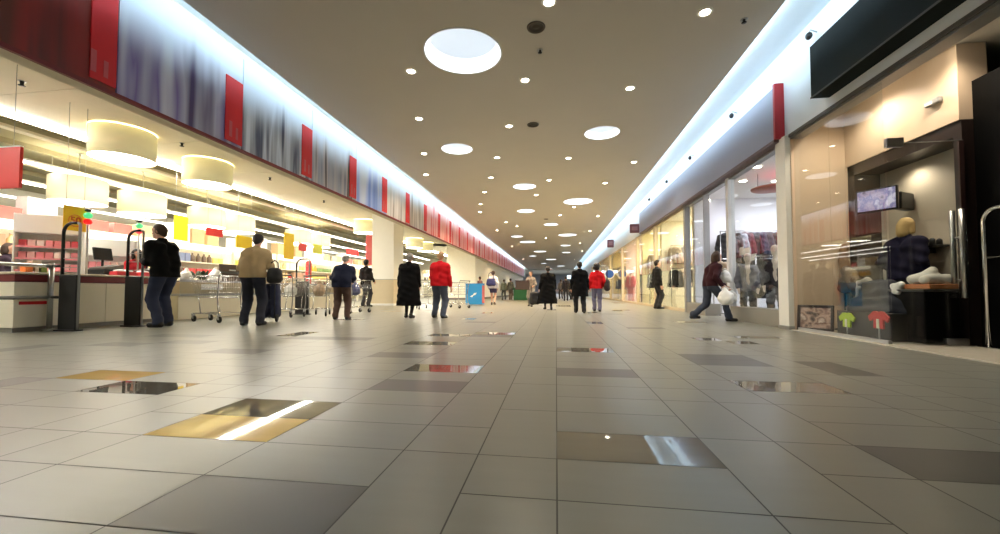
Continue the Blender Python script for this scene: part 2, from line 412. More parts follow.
for i, (px, py, r, lb) in enumerate([(536, 27, 0.13, 'dark round ceiling grille between the largest dome and the top downlight'), (533, 124.5, 0.13, 'dark round ceiling grille right of a downlight, second from the front'),
                                 (540, 50, 0.05, 'tiny dark sprinkler head just below the first ceiling grille'), (744, 19.5, 0.05, 'tiny dark sprinkler head near the right ceiling edge'), (546, 219, 0.12, 'tiny dark ceiling grille far along the corridor')]):
    p = on_z(px, py, CEIL)
    if r < 0.1:
        t = thing('ceiling_sprinkler', lb, 'sprinkler', (p.x, p.y, CEIL))
        obj('escutcheon', MB().use(M_alu).lathe([(0.001, -0.006), (r, -0.005), (r, -0.0005)], n=16), parent=t); obj('nozzle', MB().use(M_black).lathe([(0.02, -0.004), (0.016, -0.04), (0.034, -0.042), (0.034, -0.048), (0.001, -0.05)], n=12), parent=t)
    else:
        t = thing('ceiling_grille', lb, 'ceiling grille', (p.x, p.y, CEIL))
        obj('ring', MB().use(mat('grille_grey', (96, 88, 78), 0.6)).lathe([(r*0.85, -0.004), (r*0.9, -0.02), (r, -0.018), (r*1.05, -0.0005)], n=24), parent=t)
        g = MB().use(mat('grille_dark', (62, 56, 50), 0.7)); g.lathe([(0.001, -0.01), (r*0.3, -0.010), (r*0.34, -0.004), (r*0.55, -0.004), (r*0.6, -0.01), (r*0.86, -0.006)], n=24); obj('louvre', g, parent=t)

# plenum, coves, right upper wall
mb = MB().use(M_cove); mb.box(2.80, XW+0.3, -8, YEND, 4.66, 4.74); struct('trim_1', mb)                 # cove roof right
mb = MB().use(M_cove); mb.box(2.74, 2.80, -8, YEND, CEIL+0.03, 4.74); struct('trim_2', mb)
mb = MB().use(M_cove); mb.box(-5.6, -4.55, -8, YEND, 4.74, 4.82); struct('trim_3', mb)               # slot roof left
mb = MB().use(M_cove); mb.box(-4.60, -4.55, -8, YEND, CEIL+0.03, 4.74); struct('trim_4', mb)
mb = MB().use(mat('plenum_black', (30, 30, 30), 0.9)); mb.box(-4.6, 2.8, -8, YEND, 5.2, 5.25); struct('trim_5', mb)
SHZ = 3.19                                                                                         # shop front head height
mb = MB().use(M_cove); mb.box(XW, XW+0.2, -8, YEND, SHZ, 4.66); struct('wall_right', mb)
# far hall beyond the ceiling end
Mh = mat('far_hall', (186, 180, 172), 0.8)
mb = MB().use(Mh); mb.box(-14, 10, YEND, YEND+24, 4.35, 4.45); struct('ceiling_far', mb)
mb = MB().use(Mh); mb.box(-14, 10, YEND, YEND+0.2, 4.45, 5.2); struct('trim_6', mb)
mb = MB().use(mat('far_wall', (170, 172, 176), 0.5)); mb.box(-14, 10, 95, 95.3, 0, 4.6); struct('wall_back', mb)
mb = MB().use(mat('behind_camera', (120, 112, 100), 0.8)); mb.box(-22, 8, -8.2, -8, 0, 5.2); struct('wall_front', mb)
for i, (px, py, w) in enumerate([(553, 273, 1.6), (571, 277, 1.8), (583, 268, 1.4), (562, 268, 1.2)]):
    p = on_y(px, py, 94.9)
    wn = thing('window_%d' % (i+1), '', 'window', (p.x, 94.95, p.z)); wn['kind'] = 'structure'; del wn['label']
    obj('frame', MB().use(M_alu).box(-w/2-.05, w/2+.05, -0.03, 0.04, -0.45, 0.45), parent=wn)
    obj('pane', MB().use(mat('bright_pane', (200, 220, 240), 0.3, emit=1.2)).box(-w/2, w/2, -0.05, -0.031, -0.4, 0.4), parent=wn)

# lights of the building, plus an added fill in the far hall
def area(name, loc, rot, sx, sy, e, col):
    l = bpy.data.lights.new(name, 'AREA'); l.shape = 'RECTANGLE'; l.size = sx; l.size_y = sy; l.energy = e; l.color = lin(col)
    o = bpy.data.objects.new(name, l); C.objects.link(o); o.location = loc; o.rotation_euler = rot; return o
COOL = (205, 232, 250)
area('cove_strip_right', (2.995, 31, 4.60), (0, R(-85), 0), 0.04, 78, 330, COOL)
area('cove_strip_left', (-4.85, 31, 4.62), (0, R(85), 0), 0.04, 78, 190, COOL)
def spot(name, loc, e, ang, col, rad=0.07):
    l = bpy.data.lights.new(name, 'SPOT'); l.energy = e; l.spot_size = R(ang); l.spot_blend = 0.8; l.color = lin(col); l.shadow_soft_size = rad
    o = bpy.data.objects.new(name, l); C.objects.link(o); o.location = loc; return o
for px, py in DOWN:
    p = on_z(px, py, CEIL); spot('downlight_beam', (p.x, p.y, CEIL-0.03), 100 if p.y < 13 else 260, 130, (255, 238, 214) if p.y < 13 else (255, 224, 182))
area('far_hall_fill', (-1, YEND+9, 4.3), (0, 0, 0), 12, 8, 1100, (225, 235, 255))  # added area light to lift the dark far hall, no fitting behind it
w = bpy.data.worlds.new('world'); bpy.context.scene.world = w; w.use_nodes = True
w.node_tree.nodes['Background'].inputs[0].default_value = (0.9, 0.95, 1, 1); w.node_tree.nodes['Background'].inputs[1].default_value = 0.05
sc = bpy.context.scene
sc.view_settings.view_transform = 'Standard'; sc.view_settings.look = 'None'; sc.view_settings.gamma = 1; sc.view_settings.use_curve_mapping = False
sc.view_settings.exposure = 1.05
sc.cycles.use_denoising = True
sc.cycles.max_bounces = 10; sc.cycles.diffuse_bounces = 5; sc.cycles.transparent_max_bounces = 16; sc.cycles.sample_clamp_indirect = 6
# ================================================================== LEFT: banner fascia
M_red = mat('banner_red', (218, 14, 26), 0.5, var=0.08)
M_maroon = mat('maroon_trim', (120, 30, 30), 0.5)
mb = MB().use(mat('fascia_core', (214, 204, 180), 0.7)); mb.box(-5.62, XB-0.03, -8, YEND, BZ0+0.02, 4.74); struct('wall_left', mb)
mb = MB().use(M_maroon); mb.box(XB-0.03, XB+0.014, -8, YEND, BZ0-0.02, BZ0+0.03); struct('trim_7', mb)
def print_mat(name, top, cols, seed, sy=3.0, split=0.62, sx=1, sz=0.22):
    m = bpy.data.materials.new(name); m.use_nodes = True; nt = m.node_tree; L = nt.links; N = nt.nodes.new; b = nt.nodes['Principled BSDF']
    b.inputs['Roughness'].default_value = 0.45
    tc = N('ShaderNodeTexCoord'); mp = N('ShaderNodeMapping'); mp.inputs['Scale'].default_value = (sx, sy, sz); mp.inputs['Location'].default_value = (seed*3.1, seed*7.7, seed)
    nz = N('ShaderNodeTexNoise'); nz.inputs['Scale'].default_value = 1.0; nz.inputs['Detail'].default_value = 2.5
    L.new(tc.outputs['Object'], mp.inputs['Vector']); L.new(mp.outputs['Vector'], nz.inputs['Vector'])
    cr = N('ShaderNodeValToRGB'); e = cr.color_ramp.elements
    while len(e) < len(cols): e.new(0.5)
    for i, c in enumerate(cols): e[i].position = 0.33+0.34*i/max(1, len(cols)-1); e[i].color = lin(c)+(1,)
    L.new(nz.outputs['Fac'], cr.inputs['Fac'])
    sp = N('ShaderNodeSeparateXYZ'); L.new(tc.outputs['Object'], sp.inputs[0])
    ad = N('ShaderNodeMath'); ad.operation = 'MULTIPLY_ADD'; ad.inputs[1].default_value = 1.3; L.new(nz.outputs['Fac'], ad.inputs[0])
    L.new(sp.outputs['Z'], ad.inputs[2])
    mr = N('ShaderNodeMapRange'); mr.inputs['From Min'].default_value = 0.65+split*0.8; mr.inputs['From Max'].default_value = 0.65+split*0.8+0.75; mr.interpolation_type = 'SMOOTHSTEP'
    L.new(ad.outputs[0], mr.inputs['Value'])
    mx = N('ShaderNodeMix'); mx.data_type = 'RGBA'; mx.inputs['B'].default_value = lin(top)+(1,)  # fades up to the top colour; on the banners this paints in cove light
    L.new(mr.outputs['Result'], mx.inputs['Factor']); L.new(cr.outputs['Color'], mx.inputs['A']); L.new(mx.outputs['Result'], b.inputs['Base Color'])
    return m
COVE_TOP = (206, 216, 228)  # bluish cove light painted into the upper part of the prints
Y0B = y_at(101, XB); DYB = 1.97
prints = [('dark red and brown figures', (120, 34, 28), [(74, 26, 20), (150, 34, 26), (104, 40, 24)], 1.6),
          ('purple and grey figures', COVE_TOP, [(74, 58, 104), (186, 186, 206), (122, 108, 170), (216, 216, 226)], 0.62),
          ('thin dark figures on pale blue', COVE_TOP, [(48, 54, 84), (206, 214, 226), (66, 72, 100), (226, 232, 240)], 0.55),
          ('grey and black figures on white', COVE_TOP, [(36, 32, 36), (186, 178, 178), (150, 154, 170), (60, 50, 50)], 0.6),
          ('bright blue clothing on white', COVE_TOP, [(96, 130, 214), (150, 176, 236), (206, 216, 240)], 0.6),
          ('pale grey and olive figures', COVE_TOP, [(150, 140, 136), (210, 206, 204), (110, 104, 96)], 0.6),
          ('dark olive and pale figures', COVE_TOP, [(120, 110, 96), (220, 212, 208), (90, 80, 76)], 0.6)]
NP = 33
for k in range(NP):
    yb = Y0B+DYB*(k-0)           # the red strip centre of panel k; its picture lies before it
    if k < 7: nm, top, cols, split = prints[k]; lb = 'banner panel, %s beside a red strip, %s from front' % (nm, ORD[k])
    else: top, cols, split = (236, 216, 220), [(216, 40, 56), (240, 190, 190), (214, 26, 44)], 0.95; lb = 'mostly red banner panel with white edge, %s from front' % ORD[k]
    t = thing('banner_panel', lb, 'banner', (XB, yb-0.10, BZ0+0.03), 0, 'printed banner panels along the left fascia')
    w = DYB-0.37
    y1 = -0.185
    p0 = MB().use(print_mat('banner_print_cove_lit_%d' % k, top, cols, k+2, 3.4 if k != 1 else 2.2, split)); p0.box(-0.03, 0, y1-w+0.012 if k else y1-5, DYB-0.37-w+0.185-0.008, 0, BZ1-BZ0-0.03); obj('picture', p0, parent=t)
    h0 = 0.05; h1 = 1.12 if k else 1.58
    s = MB().use(M_red); s.box(0.0, 0.014, -0.175 if k else -0.10, 0.175, h0, h1); so = obj('red_strip', s, parent=t)
    q = MB().use(mat('strip_motif', (206, 84, 88), 0.5)); q.cbox((0.015, -0.07, 0.26), (0.004, 0.06, 0.26), bev=0.02); q.cbox((0.015, 0.06, 0.22), (0.004, 0.05, 0.2), bev=0.02); obj('pale_motif', q, parent=so)
    if k > 6:
        e = MB().use(M_cream if False else mat('banner_white', (232, 226, 226), 0.5)); e.box(0.0, 0.012, 0.19, 0.27, 0.0, BZ1-BZ0-0.03); obj('white_edge', e, parent=t)

# ------------------------------------------------------------------ store shell
mb = MB().use(M_cream)
y = -4
while y < 28: mb.box(-10.28, -5.64, y, y+2.385, 4.05, 4.11); y += 2.4
mb.box(-10.28, -7.82, 28.01, 45.8, 4.05, 4.11)
struct('ceiling_soffit', mb)
mb = MB().use(M_cream); mb.box(-10.62, -10.54, -4, 45.8, 4.02, 4.46); struct('trim_8', mb)
mb = MB().use(M_olive); mb.box(-20.2, -10.54, -4, 46, 4.46, 4.54)
for x in (-12.2, -13.7, -15.2, -16.7, -18.2): mb.box(x-0.12, x+0.12, -4, 46, 4.32, 4.459)
struct('ceiling_store', mb)
mb = MB().use(mat('store_wall', (250, 247, 236), 0.7)); mb.box(-20.3, -20.1, -4, 46, 0, 4.5); struct('wall_far_left', mb)
mb = MB().use(M_cream); mb.box(-20.2, -7.8, 45.8, 46, 0, 4.5); struct('wall_store_end', mb)
mb = MB().use(mat('cream_wall', (250, 245, 228), 0.6)); mb.box(-7.8, -5.7, 28.0, YEND, 0, 4.05); struct('wall_left_end', mb)
mb = MB().use(mat('skirting_grey', (120, 114, 104), 0.6)); mb.box(-7.82, -5.68, 27.98, YEND, 0, 0.14); struct('baseboard_left', mb)
# strip lights
def strip_light(lb, x, z, y0, y1, w, m=None, drop=0.0):
    t = thing('ceiling_strip_light', lb, 'strip light', (x, y0, z))
    h = MB().use(M_white); h.box(-w/2-0.02, w/2+0.02, 0, y1-y0, 0.0, 0.05); obj('housing', h, parent=t)
    q = MB().use(m or M_tube); q.prism([(-w/2, 0), (w/2, 0), (w/2*0.7, -0.05), (-w/2*0.7, -0.05)], 0, y1-y0); obj('diffuser', q, parent=t)
    if drop:
        for f in (0.1, 0.4, 0.7, 0.95):
            obj('hanger_rod', MB().use(M_alu).tube([(0, f*(y1-y0), 0.05), (0, f*(y1-y0), drop)], 0.008, 6), parent=t)
strip_light('long continuous strip light along the edge of the cream soffit', -10.41, 4.05, -3, 45, 0.21, mat('main_tube', (255, 251, 240), 0.5, emit=32, var=0))
strip_light('second long suspended strip light deeper in the store', -13.0, 3.85, -3, 40, 0.12, drop=0.46)
strip_light('third long suspended strip light above the store shelves', -14.4, 3.62, -3, 42, 0.12, drop=0.69)
strip_light('furthest strip light along the back of the store', -17.5, 3.7, -3, 44, 0.16, drop=0.6)
M_duct = mat('duct_white', (222, 216, 196), 0.5)
for x, z, lb in ((-11.6, 4.1, 'pale square cable tray running behind the soffit light'), (-13.6, 3.9, 'pale square cable tray between the suspended strip lights')):
    t = thing('ceiling_cable_tray', lb, 'cable tray', (x, -3, z))
    obj('tray', MB().use(M_duct).box(-0.09, 0.09, 0, 44, 0, 0.07), parent=t)
    for f in range(9): obj('hanger', MB().use(M_alu).tube([(0, 2+5*f, 0.07), (0, 2+5*f, 4.319-z if x < -12 else 4.459-z)], 0.01, 6), parent=t)
# pillar
pa = on_y(371.5, 291, 16.6); pb = on_y(393.5, 291, 16.6)
M_pil = mat('pillar_paint', (240, 238, 228), 0.6, var=0.02)
mb = MB().use(M_pil); mb.box(pa.x, pb.x, 16.6, 17.7, 0, 4.05); pil = struct('pillar', mb)
mb = MB().use(mat('pillar_cladding', (206, 192, 160), 0.5)); mb.box(pa.x-0.02, pb.x+0.02, 16.57, 17.73, 0.08, 1.12); obj('cladding', mb, parent=pil)
mb = MB().use(M_white); mb.box(pa.x-0.05, pb.x+0.05, 16.54, 17.76, 0.0, 0.09); obj('plinth', mb, parent=pil)
mb = MB().use(M_alu); mb.box(pa.x-0.03, pb.x+0.03, 16.56, 17.74, 1.121, 1.15); obj('cap_rail', mb, parent=pil)

# ------------------------------------------------------------------ drum lamps
M_drum = mat('drum_shade', (238, 230, 180), 0.7, emit=0.12, var=0.03)
M_drumw = mat('drum_shade_pale', (246, 236, 196), 0.7, emit=0.15, var=0.02)
M_diff = mat('drum_diffuser', (255, 250, 236), 0.6, emit=9, var=0)
def drum(lb, x, y, zb, r, h, ctop, shade, grp):
    t = thing('pendant_drum_lamp', lb, 'pendant lamp', (x, y, zb), 0, grp)
    s = MB().use(shade); s.lathe([(r-0.006, 0.0), (r, 0.0), (r, h), (r-0.006, h), (r-0.006, 0.0)], n=40); obj('lamp_shade', s, parent=t)
    d = MB().use(M_diff); d.lathe([(0.001, 0.02), (r-0.008, 0.02)], n=40); obj('diffuser', d, parent=t)
    c = MB().use(M_alu); c.tube([(0, 0, 0.03), (0, 0, ctop-zb)], 0.012, 8); c.lathe([(0.06, ctop-zb-0.03), (0.06, ctop-zb-0.001)], n=16, cap=True)
    for w in (0, 2*PI/3, 4*PI/3): c.tube([(0, 0, h-0.03), ((r-0.01)*math.cos(w), (r-0.01)*math.sin(w), h-0.03)], 0.006, 6)
    obj('stem', c, parent=t)
G1 = 'drum lamps under the cream soffit'; G2 = 'drum lamps deeper above the checkouts'
for px, lb in ((118.5, 'large yellowish drum lamp nearest the camera under the soffit'), (205, 'second yellowish drum lamp under the soffit'), (365, 'yellowish drum lamp just left of the square pillar'),
               (414, 'yellowish drum lamp just right of the square pillar'), (425, 'furthest yellowish drum lamp, right of the pillar')):
    drum(lb, -9.15, y_at(px, -9.15), 3.43, 0.55, 0.60, 4.05, M_drum, G1)
for px, x, lb in ((75, -13.1, 'pale glowing drum lamp above the cigarette rack'), (140, -13.1, 'pale glowing drum lamp above the cashier'), (205, -13.1, 'pale glowing drum lamp above the red hanging sign'),
                  (237, -13.1, 'pale glowing drum lamp just left of the beige sweater man'), (297, -13.1, 'pale glowing drum lamp beyond the beige sweater man'), (318, -13.1, 'pale glowing drum lamp left of the brown trousers shopper')):
    drum(lb, x, y_at(px, x), 3.05, 0.60, 0.68, 4.459, M_drumw, G2)
t = thing('hanging_sign', 'plain bright red sign board hanging at the left picture edge', 'sign')
p = on_x(22, 147, -7.9); q = on_x(22, 188, -7.9); t.location = (-7.9, p.y, q.z)
obj('board', MB().use(mat('sign_red', (236, 52, 44), 0.5)).box(-1.5, 0, -0.02, 0.02, 0, p.z-q.z), parent=t)
obj('frame', MB().use(M_white).box(-1.5, 0.0, -0.022, 0.022, p.z-q.z, p.z-q.z+0.02), parent=t)
for dx in (-0.15, -1.3): obj('hanger_wire', MB().use(M_alu).tube([(dx, 0, p.z-q.z+0.02), (dx, 0, 4.05-q.z)], 0.005, 6), parent=t)

# ------------------------------------------------------------------ security gates and rail
def gate(lb, px, ybase, w=0.36, h=1.72):
    g = on_z(px, ybase); t = thing('security_gate', lb, 'security gate', g, 0, 'security gates at the store exit')
    a = MB().use(M_black); a.cbox((0, 0, 0.45), (w-0.03, 0.06, 0.88), bev=0.012); a.cbox((0, 0, 0.012), (w+0.03, 0.13, 0.024), bev=0.006); obj('panel', a, parent=t)
    pts = [(-w/2+0.03, 0, 0.88)]+[(-w/2+0.03, 0, h-0.17)]
    for i in range(1, 9):
        an = PI-i*PI/2/8; pts.append((-w/2+0.03+0.16+0.16*math.cos(an), 0, h-0.17+0.16*math.sin(an)))
    pts.append((w/2-0.06, 0, h-0.01))
    obj('antenna_loop', MB().use(M_black).tube(pts, 0.022, 10), parent=t)
    b = MB().use(M_alu); b.tube([(w/2-0.02, 0, 0.0), (w/2-0.02, 0, h-0.05), (w/2-0.035, 0, h-0.02), (w/2-0.07, 0, h-0.01)], 0.019, 10); obj('steel_post', b, parent=t)
    r = MB().use(M_alu)
    for z in (1.0, 1.15, 1.3): r.tube([(-w/2+0.03, 0, z), (w/2-0.02, 0, z)], 0.006, 6)
    obj('cross_bar', r, parent=t)
    return t
gate('black security gate with looped top beside the tubular rail', 68, 331)
gate('black security gate with looped top left of the man in black jacket', 133, 326.5)
gate('black security gate standing between the trolleys before the white counter', 302, 314.5, 0.42, 1.5)
g = on_z(49, 330.5); t = thing('barrier_rail', 'steel tubular barrier rail with two bars left of the first security gate', 'barrier', g)
obj('post', MB().use(M_metal).tube([(0, 0, 0.01), (0, 0, 1.08)], 0.035, 14), parent=t)
obj('base_plate', MB().use(M_metal).lathe([(0.09, 0.0), (0.09, 0.012), (0.04, 0.03)], n=20, cap=True), parent=t)
for z in (1.03, 0.53):
    obj('bar', MB().use(M_metal).tube([(0.0, -3.0, z), (0, -0.02, z)], 0.028, 12), parent=t)
    obj('connector', MB().use(M_black).tube([(0.03, 0, z), (0.17, 0.0, z)], 0.022, 10), parent=t)
obj('post', MB().use(M_metal).tube([(0, -2.9, 0), (0, -2.9, 1.06)], 0.035, 14), parent=t)

# ------------------------------------------------------------------ service desk and checkouts
XD = -8.1
ya, yb_, yc = y_at(14, XD), y_at(178, XD), y_at(246, XD)
M_desk = mat('desk_cream', (240, 232, 208), 0.5, var=0.02); M_top = mat('desk_top', (206, 192, 168), 0.35)
t = thing('service_desk', 'long cream service desk with maroon band behind the security gates', 'counter', (XD, ya, 0)); Ld = yb_-ya-0.15
b = MB().use(M_desk)
n = 4
for i in range(n): b.cbox((-0.35, Ld/n*(i+0.5), 0.42), (0.7, Ld/n-0.006, 0.7), bev=0.008)
obj('body', b, parent=t)
obj('kick_plate', MB().use(M_sill).box(-0.66, -0.04, 0.02, Ld-0.02, 0, 0.069), parent=t)
obj('band', MB().use(M_maroon).cbox((-0.35, Ld/2, 0.83), (0.74, Ld+0.02, 0.11), bev=0.01), parent=t)
obj('worktop', MB().use(M_top).cbox((-0.35, Ld/2, 0.905), (0.80, Ld+0.06, 0.035), bev=0.01), parent=t)
obj('end_sign', MB().use(M_red).box(0.0, 0.006, 0.06, 0.42, 0.42, 0.47), parent=t)
def checkout(lb, x, y0, y1, top=0.86):
    t = thing('checkout_counter', lb, 'checkout counter', (x, y0, 0), 0, 'checkouts'); Lc = y1-y0
    obj('body', MB().use(M_desk).cbox((-0.35, Lc/2, 0.26), (0.62, Lc, 0.52), bev=0.01), parent=t)
    obj('bumper', MB().use(M_alu).cbox((-0.35, Lc/2, 0.545), (0.74, Lc+0.04, 0.05), bev=0.012), parent=t)
    obj('side_panel', MB().use(mat('checkout_side', (186, 172, 138), 0.5)).cbox((-0.35, Lc/2, 0.70), (0.66, Lc, 0.26), bev=0.008), parent=t)
    obj('belt', MB().use(M_black).cbox((-0.35, Lc/2, top-0.012), (0.46, Lc-0.1, 0.02), bev=0.005), parent=t)
    obj('rim', MB().use(M_alu).box(-0.03, 0.0, 0, Lc, 0.831, top+0.02), parent=t)
    s = MB().use(M_white); s.box(0.0, 0.006, Lc*0.28, Lc*0.6, 0.66, 0.79); so = obj('notice', s, parent=t)
    return t
checkout('checkout counter with produce on its belt behind the long trolley', XD, yb_+0.05, yc)
checkout('checkout counter behind the beige sweater man and the third gate', XD-0.3, yc+0.5, yc+2.6)
checkout('checkout counter partly hidden behind the shopper in brown trousers', XD-0.2, y_at(311, -8.3), y_at(335, -8.3))
# tills
def till(lb, x, y, z, rz=0):
    t = thing('cash_register', lb, 'cash register', (x, y, z), rz)
    obj('drawer', MB().use(M_black).cbox((0, 0, 0.06), (0.36, 0.38, 0.12), bev=0.01), parent=t)
    k = MB().use(mat('till_grey', (96, 92, 86), 0.5)); k.prism([(-0.17, 0.12), (0.17, 0.12), (0.17, 0.22), (-0.17, 0.15)], -0.17, 0.17, 'yz'); obj('keyboard', k, parent=t)
    s = MB().use(M_black); s.tube([(-0.1, 0, 0.12), (-0.1, 0, 0.38)], 0.02, 8); so = obj('screen_arm', s, parent=t)
    s = MB().use(M_black); s.cbox((-0.1, 0, 0.42), (0.035, 0.32, 0.24), Euler((0, R(-12), 0)), bev=0.01); obj('screen', s, parent=t)
till('black cash register on the service desk just left of the cashier', XD-0.45, y_at(106, XD-0.45), 0.923)
till('black cash register on the service desk behind the man in black jacket', XD-0.45, y_at(150, XD-0.45), 0.923)
pp = on_x(231, 264, -8.9)
t = thing('checkout_booth', 'dark brown upright booth panel of a checkout left of the beige sweater man', 'booth', (-8.9, pp.y, 0))
obj('back_panel', MB().use(mat('booth_brown', (74, 52, 40), 0.4)).cbox((0, 0, 1.0), (0.05, 0.78, 0.72), bev=0.02), parent=t)
obj('pedestal', MB().use(M_black).cbox((-0.05, 0, 0.33), (0.3, 0.6, 0.66), bev=0.02), parent=t)
obj('handle', MB().use(M_alu).tube([(0.05, -0.1, 1.2), (0.05, 0.1, 1.2)], 0.02, 8), parent=t)
# till lamps
def till_lamp(lb, px, py, x, cols, zf=0.92):
    p = on_x(px, py, x); t = thing('till_lamp', lb, 'signal lamp', (x, p.y, zf), 0, 'signal lamps over the tills')
    obj('pole', MB().use(M_alu).tube([(0, 0, 0), (0, 0, p.z-zf-0.1)], 0.015, 8), parent=t)
    obj('cap', MB().use(M_black).ell((0, 0, p.z-zf+0.16), (0.05, 0.05, 0.03)), parent=t)
    for i, c in enumerate(cols):
        obj('lamp_globe', MB().use(mat('lamp_%d%d%d' % c, c, 0.3, emit=0.6)).ell((0, 0, p.z-zf-0.05+0.115*(len(cols)-1-i)), (0.065, 0.065, 0.058)), parent=t, label='%s globe' % ('green' if c[1] > c[0] else 'red'))
till_lamp('green and red signal lamp beside the yellow price sign', 88, 219, -8.6, [(70, 190, 120), (214, 30, 30)])
till_lamp('green and red signal lamp above the cashier', 139, 229, -8.6, [(80, 190, 120), (240, 60, 70)])
# cigarette / sweets rack with rows of pink packs
def pack_mesh(name, c, sx, sy, sz): return MB().use(mat('pack_%d_%d_%d' % c, c, 0.5)).cbox((0, 0, sz/2), (sx, sy, sz), bev=0.008).mesh(name)
packs_pink = [pack_mesh('pack', c, 0.06, 0.10, 0.12) for c in ((240, 150, 160), (244, 196, 196), (226, 96, 112), (246, 230, 226))]
def rack(lb, px0, px1, x, ztop, rows, plb, grp, meshes):
    yc = y_at((px0+px1)/2, x); w = 0.92; an = R(-52); ca, sa = math.cos(an), math.sin(an)
    ox, oy = x+w/2*sa, yc-w/2*ca
    t = thing('pack_rack', lb, 'display rack', (ox, oy, 0), an)
    obj('back_panel', MB().use(M_white).cbox((-0.16, w/2, ztop/2), (0.03, w, ztop), bev=0.006), parent=t)
    for yy in (0.012, w-0.012): obj('side_panel', MB().use(M_white).cbox((-0.02, yy, ztop/2), (0.24, 0.024, ztop-0.01), bev=0.006), parent=t)
    obj('header', MB().use(M_white).cbox((-0.01, w/2, ztop-0.18), (0.26, w-0.05, 0.34), bev=0.006), parent=t)
    for r in range(rows):
        z = ztop-0.60-0.22*r
        sh = obj('shelf', MB().use(M_white).cbox((-0.03, w/2, z), (0.22, w-0.05, 0.016), bev=0.003), parent=t)
        obj('price_strip', MB().use(mat('price_red', (232, 150, 158), 0.5)).box(0.081, 0.086, 0.03, w-0.03, z-0.02, z+0.012), parent=sh)
        n = int((w-0.1)/0.115)
        for i in range(n):
            o = bpy.data.objects.new('cigarette_pack', random.choice(meshes)); C.objects.link(o); o.location = (ox-0.02*ca-(0.09+0.115*i)*sa, oy-0.02*sa+(0.09+0.115*i)*ca, z+0.0085); o.rotation_euler = (0, 0, an)
            tag(o, plb, 'pack', grp)
rack('white rack of pink packs behind the first security gate', 37, 62, -9.4, 2.05, 5, 'small pink pack in the white rack behind the first security gate', 'pink packs in the first rack', packs_pink)
rack('white rack of pink packs behind the second security gate', 98, 118, -9.4, 1.72, 3, 'small pink pack in the white rack left of the cashier', 'pink packs in the second rack', packs_pink)
# hanging price boards
M_yel = mat('sign_yellow', (250, 214, 30), 0.5); M_sred = mat('sign_bright_red', (230, 60, 60), 0.5); M_pinkred = mat('sign_pink_red', (240, 110, 120), 0.5)
def board(lb, cx, cy, w, h, x, m, top=None, parts=None):
    a = on_x(cx, cy, x); s = depth_m(a)
    top = 4.05 if x > -10.28 else 4.459; ya, yb2 = y_at(cx-w/2, x), y_at(cx+w/2, x); ww = yb2-ya; hh = h*s
    t = thing('hanging_sign', lb, 'sign', (x, (ya+yb2)/2, a.z-hh/2))
    obj('board', MB().use(m).cbox((0, 0, hh/2), (0.02, ww, hh), bev=0.004), parent=t)
    for f in (-0.4, 0.4): obj('hanger_wire', MB().use(M_alu).tube([(0, f*ww, hh), (0, f*ww, top-(a.z-hh/2))], 0.004, 5), parent=t)
    return t, ww, hh
t, ww, hh = board('yellow price sign with 50 in a ring above the pink pack rack', 72, 218.5, 23, 24, -8.7, M_yel)
ring = MB().use(mat('orange_ring', (236, 150, 30), 0.5)); ring.tube([(0.014, 0.105*math.cos(q)+0.0, hh*0.42+0.105*math.sin(q)) for q in [2*PI*i/28 for i in range(28)]], 0.009, 6, closed=True); obj('ring', ring, parent=t)
me = text_mb('50', 0.17); me.materials.append(mat('orange_text', (220, 110, 20), 0.5)); o = obj('numerals', me, parent=t); o.location = (0.015, 0, hh*0.42); o.rotation_euler = (PI/2, 0, PI/2)
board('yellow hanging sign behind the man in black jacket', 179, 228, 14, 24, -10.6, M_yel)
board('red hanging sign under a pale drum lamp left of the brown booth', 213, 232, 17, 8, -10.4, M_sred)
board('yellow hanging sign just left of the beige sweater man', 243, 242, 16, 12, -10.4, M_yel)
board('tall yellow hanging sign right of the beige sweater man', 288, 246, 10, 26, -10.4, M_yel)
board('red square hanging sign between two yellow signs', 302, 247, 8, 8, -10.4, M_sred)
board('small yellow-green hanging sign above the tall red column', 317, 249, 9, 9, -10.4, mat('sign_lime', (214, 214, 70), 0.5))
board('pink-red vertical banner hanging beside the pillar', 370, 248, 9, 34, -9.8, M_pinkred)
board('red hanging sign left of the pink-red vertical banner', 352, 252, 12, 6, -10.6, M_sred)
a = on_x(308.5, 274, -9.6); t = thing('red_column', 'slim red advertising column behind the third security gate', 'advertising column', (-9.6, a.y, 0))
obj('column', MB().use(M_sred).lathe([(0.11, 0.03), (0.11, 1.75), (0.09, 1.80), (0.001, 1.81)], n=20), parent=t); obj('base', MB().use(M_alu).lathe([(0.17, 0), (0.17, 0.03), (0.11, 0.04)], n=20, cap=True), parent=t)

# ------------------------------------------------------------------ shelves with goods
M_shelf = mat('shelf_white', (232, 226, 208), 0.5)
GC = [(236, 226, 200), (226, 196, 140), (206, 60, 56), (240, 236, 226), (226, 170, 60), (120, 150, 90), (190, 150, 120), (150, 60, 60), (240, 220, 120), (120, 130, 160), (96, 76, 60)]
goods = []
for i, c in enumerate(GC):
    m = mat('goods_%d' % i, c, 0.45)
    if i % 3 == 0: goods.append(('carton', MB().use(m).cbox((0, 0, 0.15), (0.16, 0.19, 0.30), bev=0.01).mesh('carton'), 'carton'))
    elif i % 3 == 1:
        q = MB().use(m).lathe([(0.07, 0.0), (0.075, 0.02), (0.075, 0.2), (0.03, 0.26), (0.026, 0.32)], n=14, cap=True); q.use(M_white).lathe([(0.03, 0.32), (0.03, 0.345)], n=12, cap=True); goods.append(('bottle', q.mesh('bottle'), 'bottle'))
    else:
        q = MB().use(m).lathe([(0.085, 0), (0.09, 0.01), (0.09, 0.19), (0.085, 0.20)], n=16, cap=True); q.use(M_alu).lathe([(0.082, 0.201), (0.082, 0.215)], n=16, cap=True); goods.append(('jar', q.mesh('jar'), 'jar'))
XS = -12.6
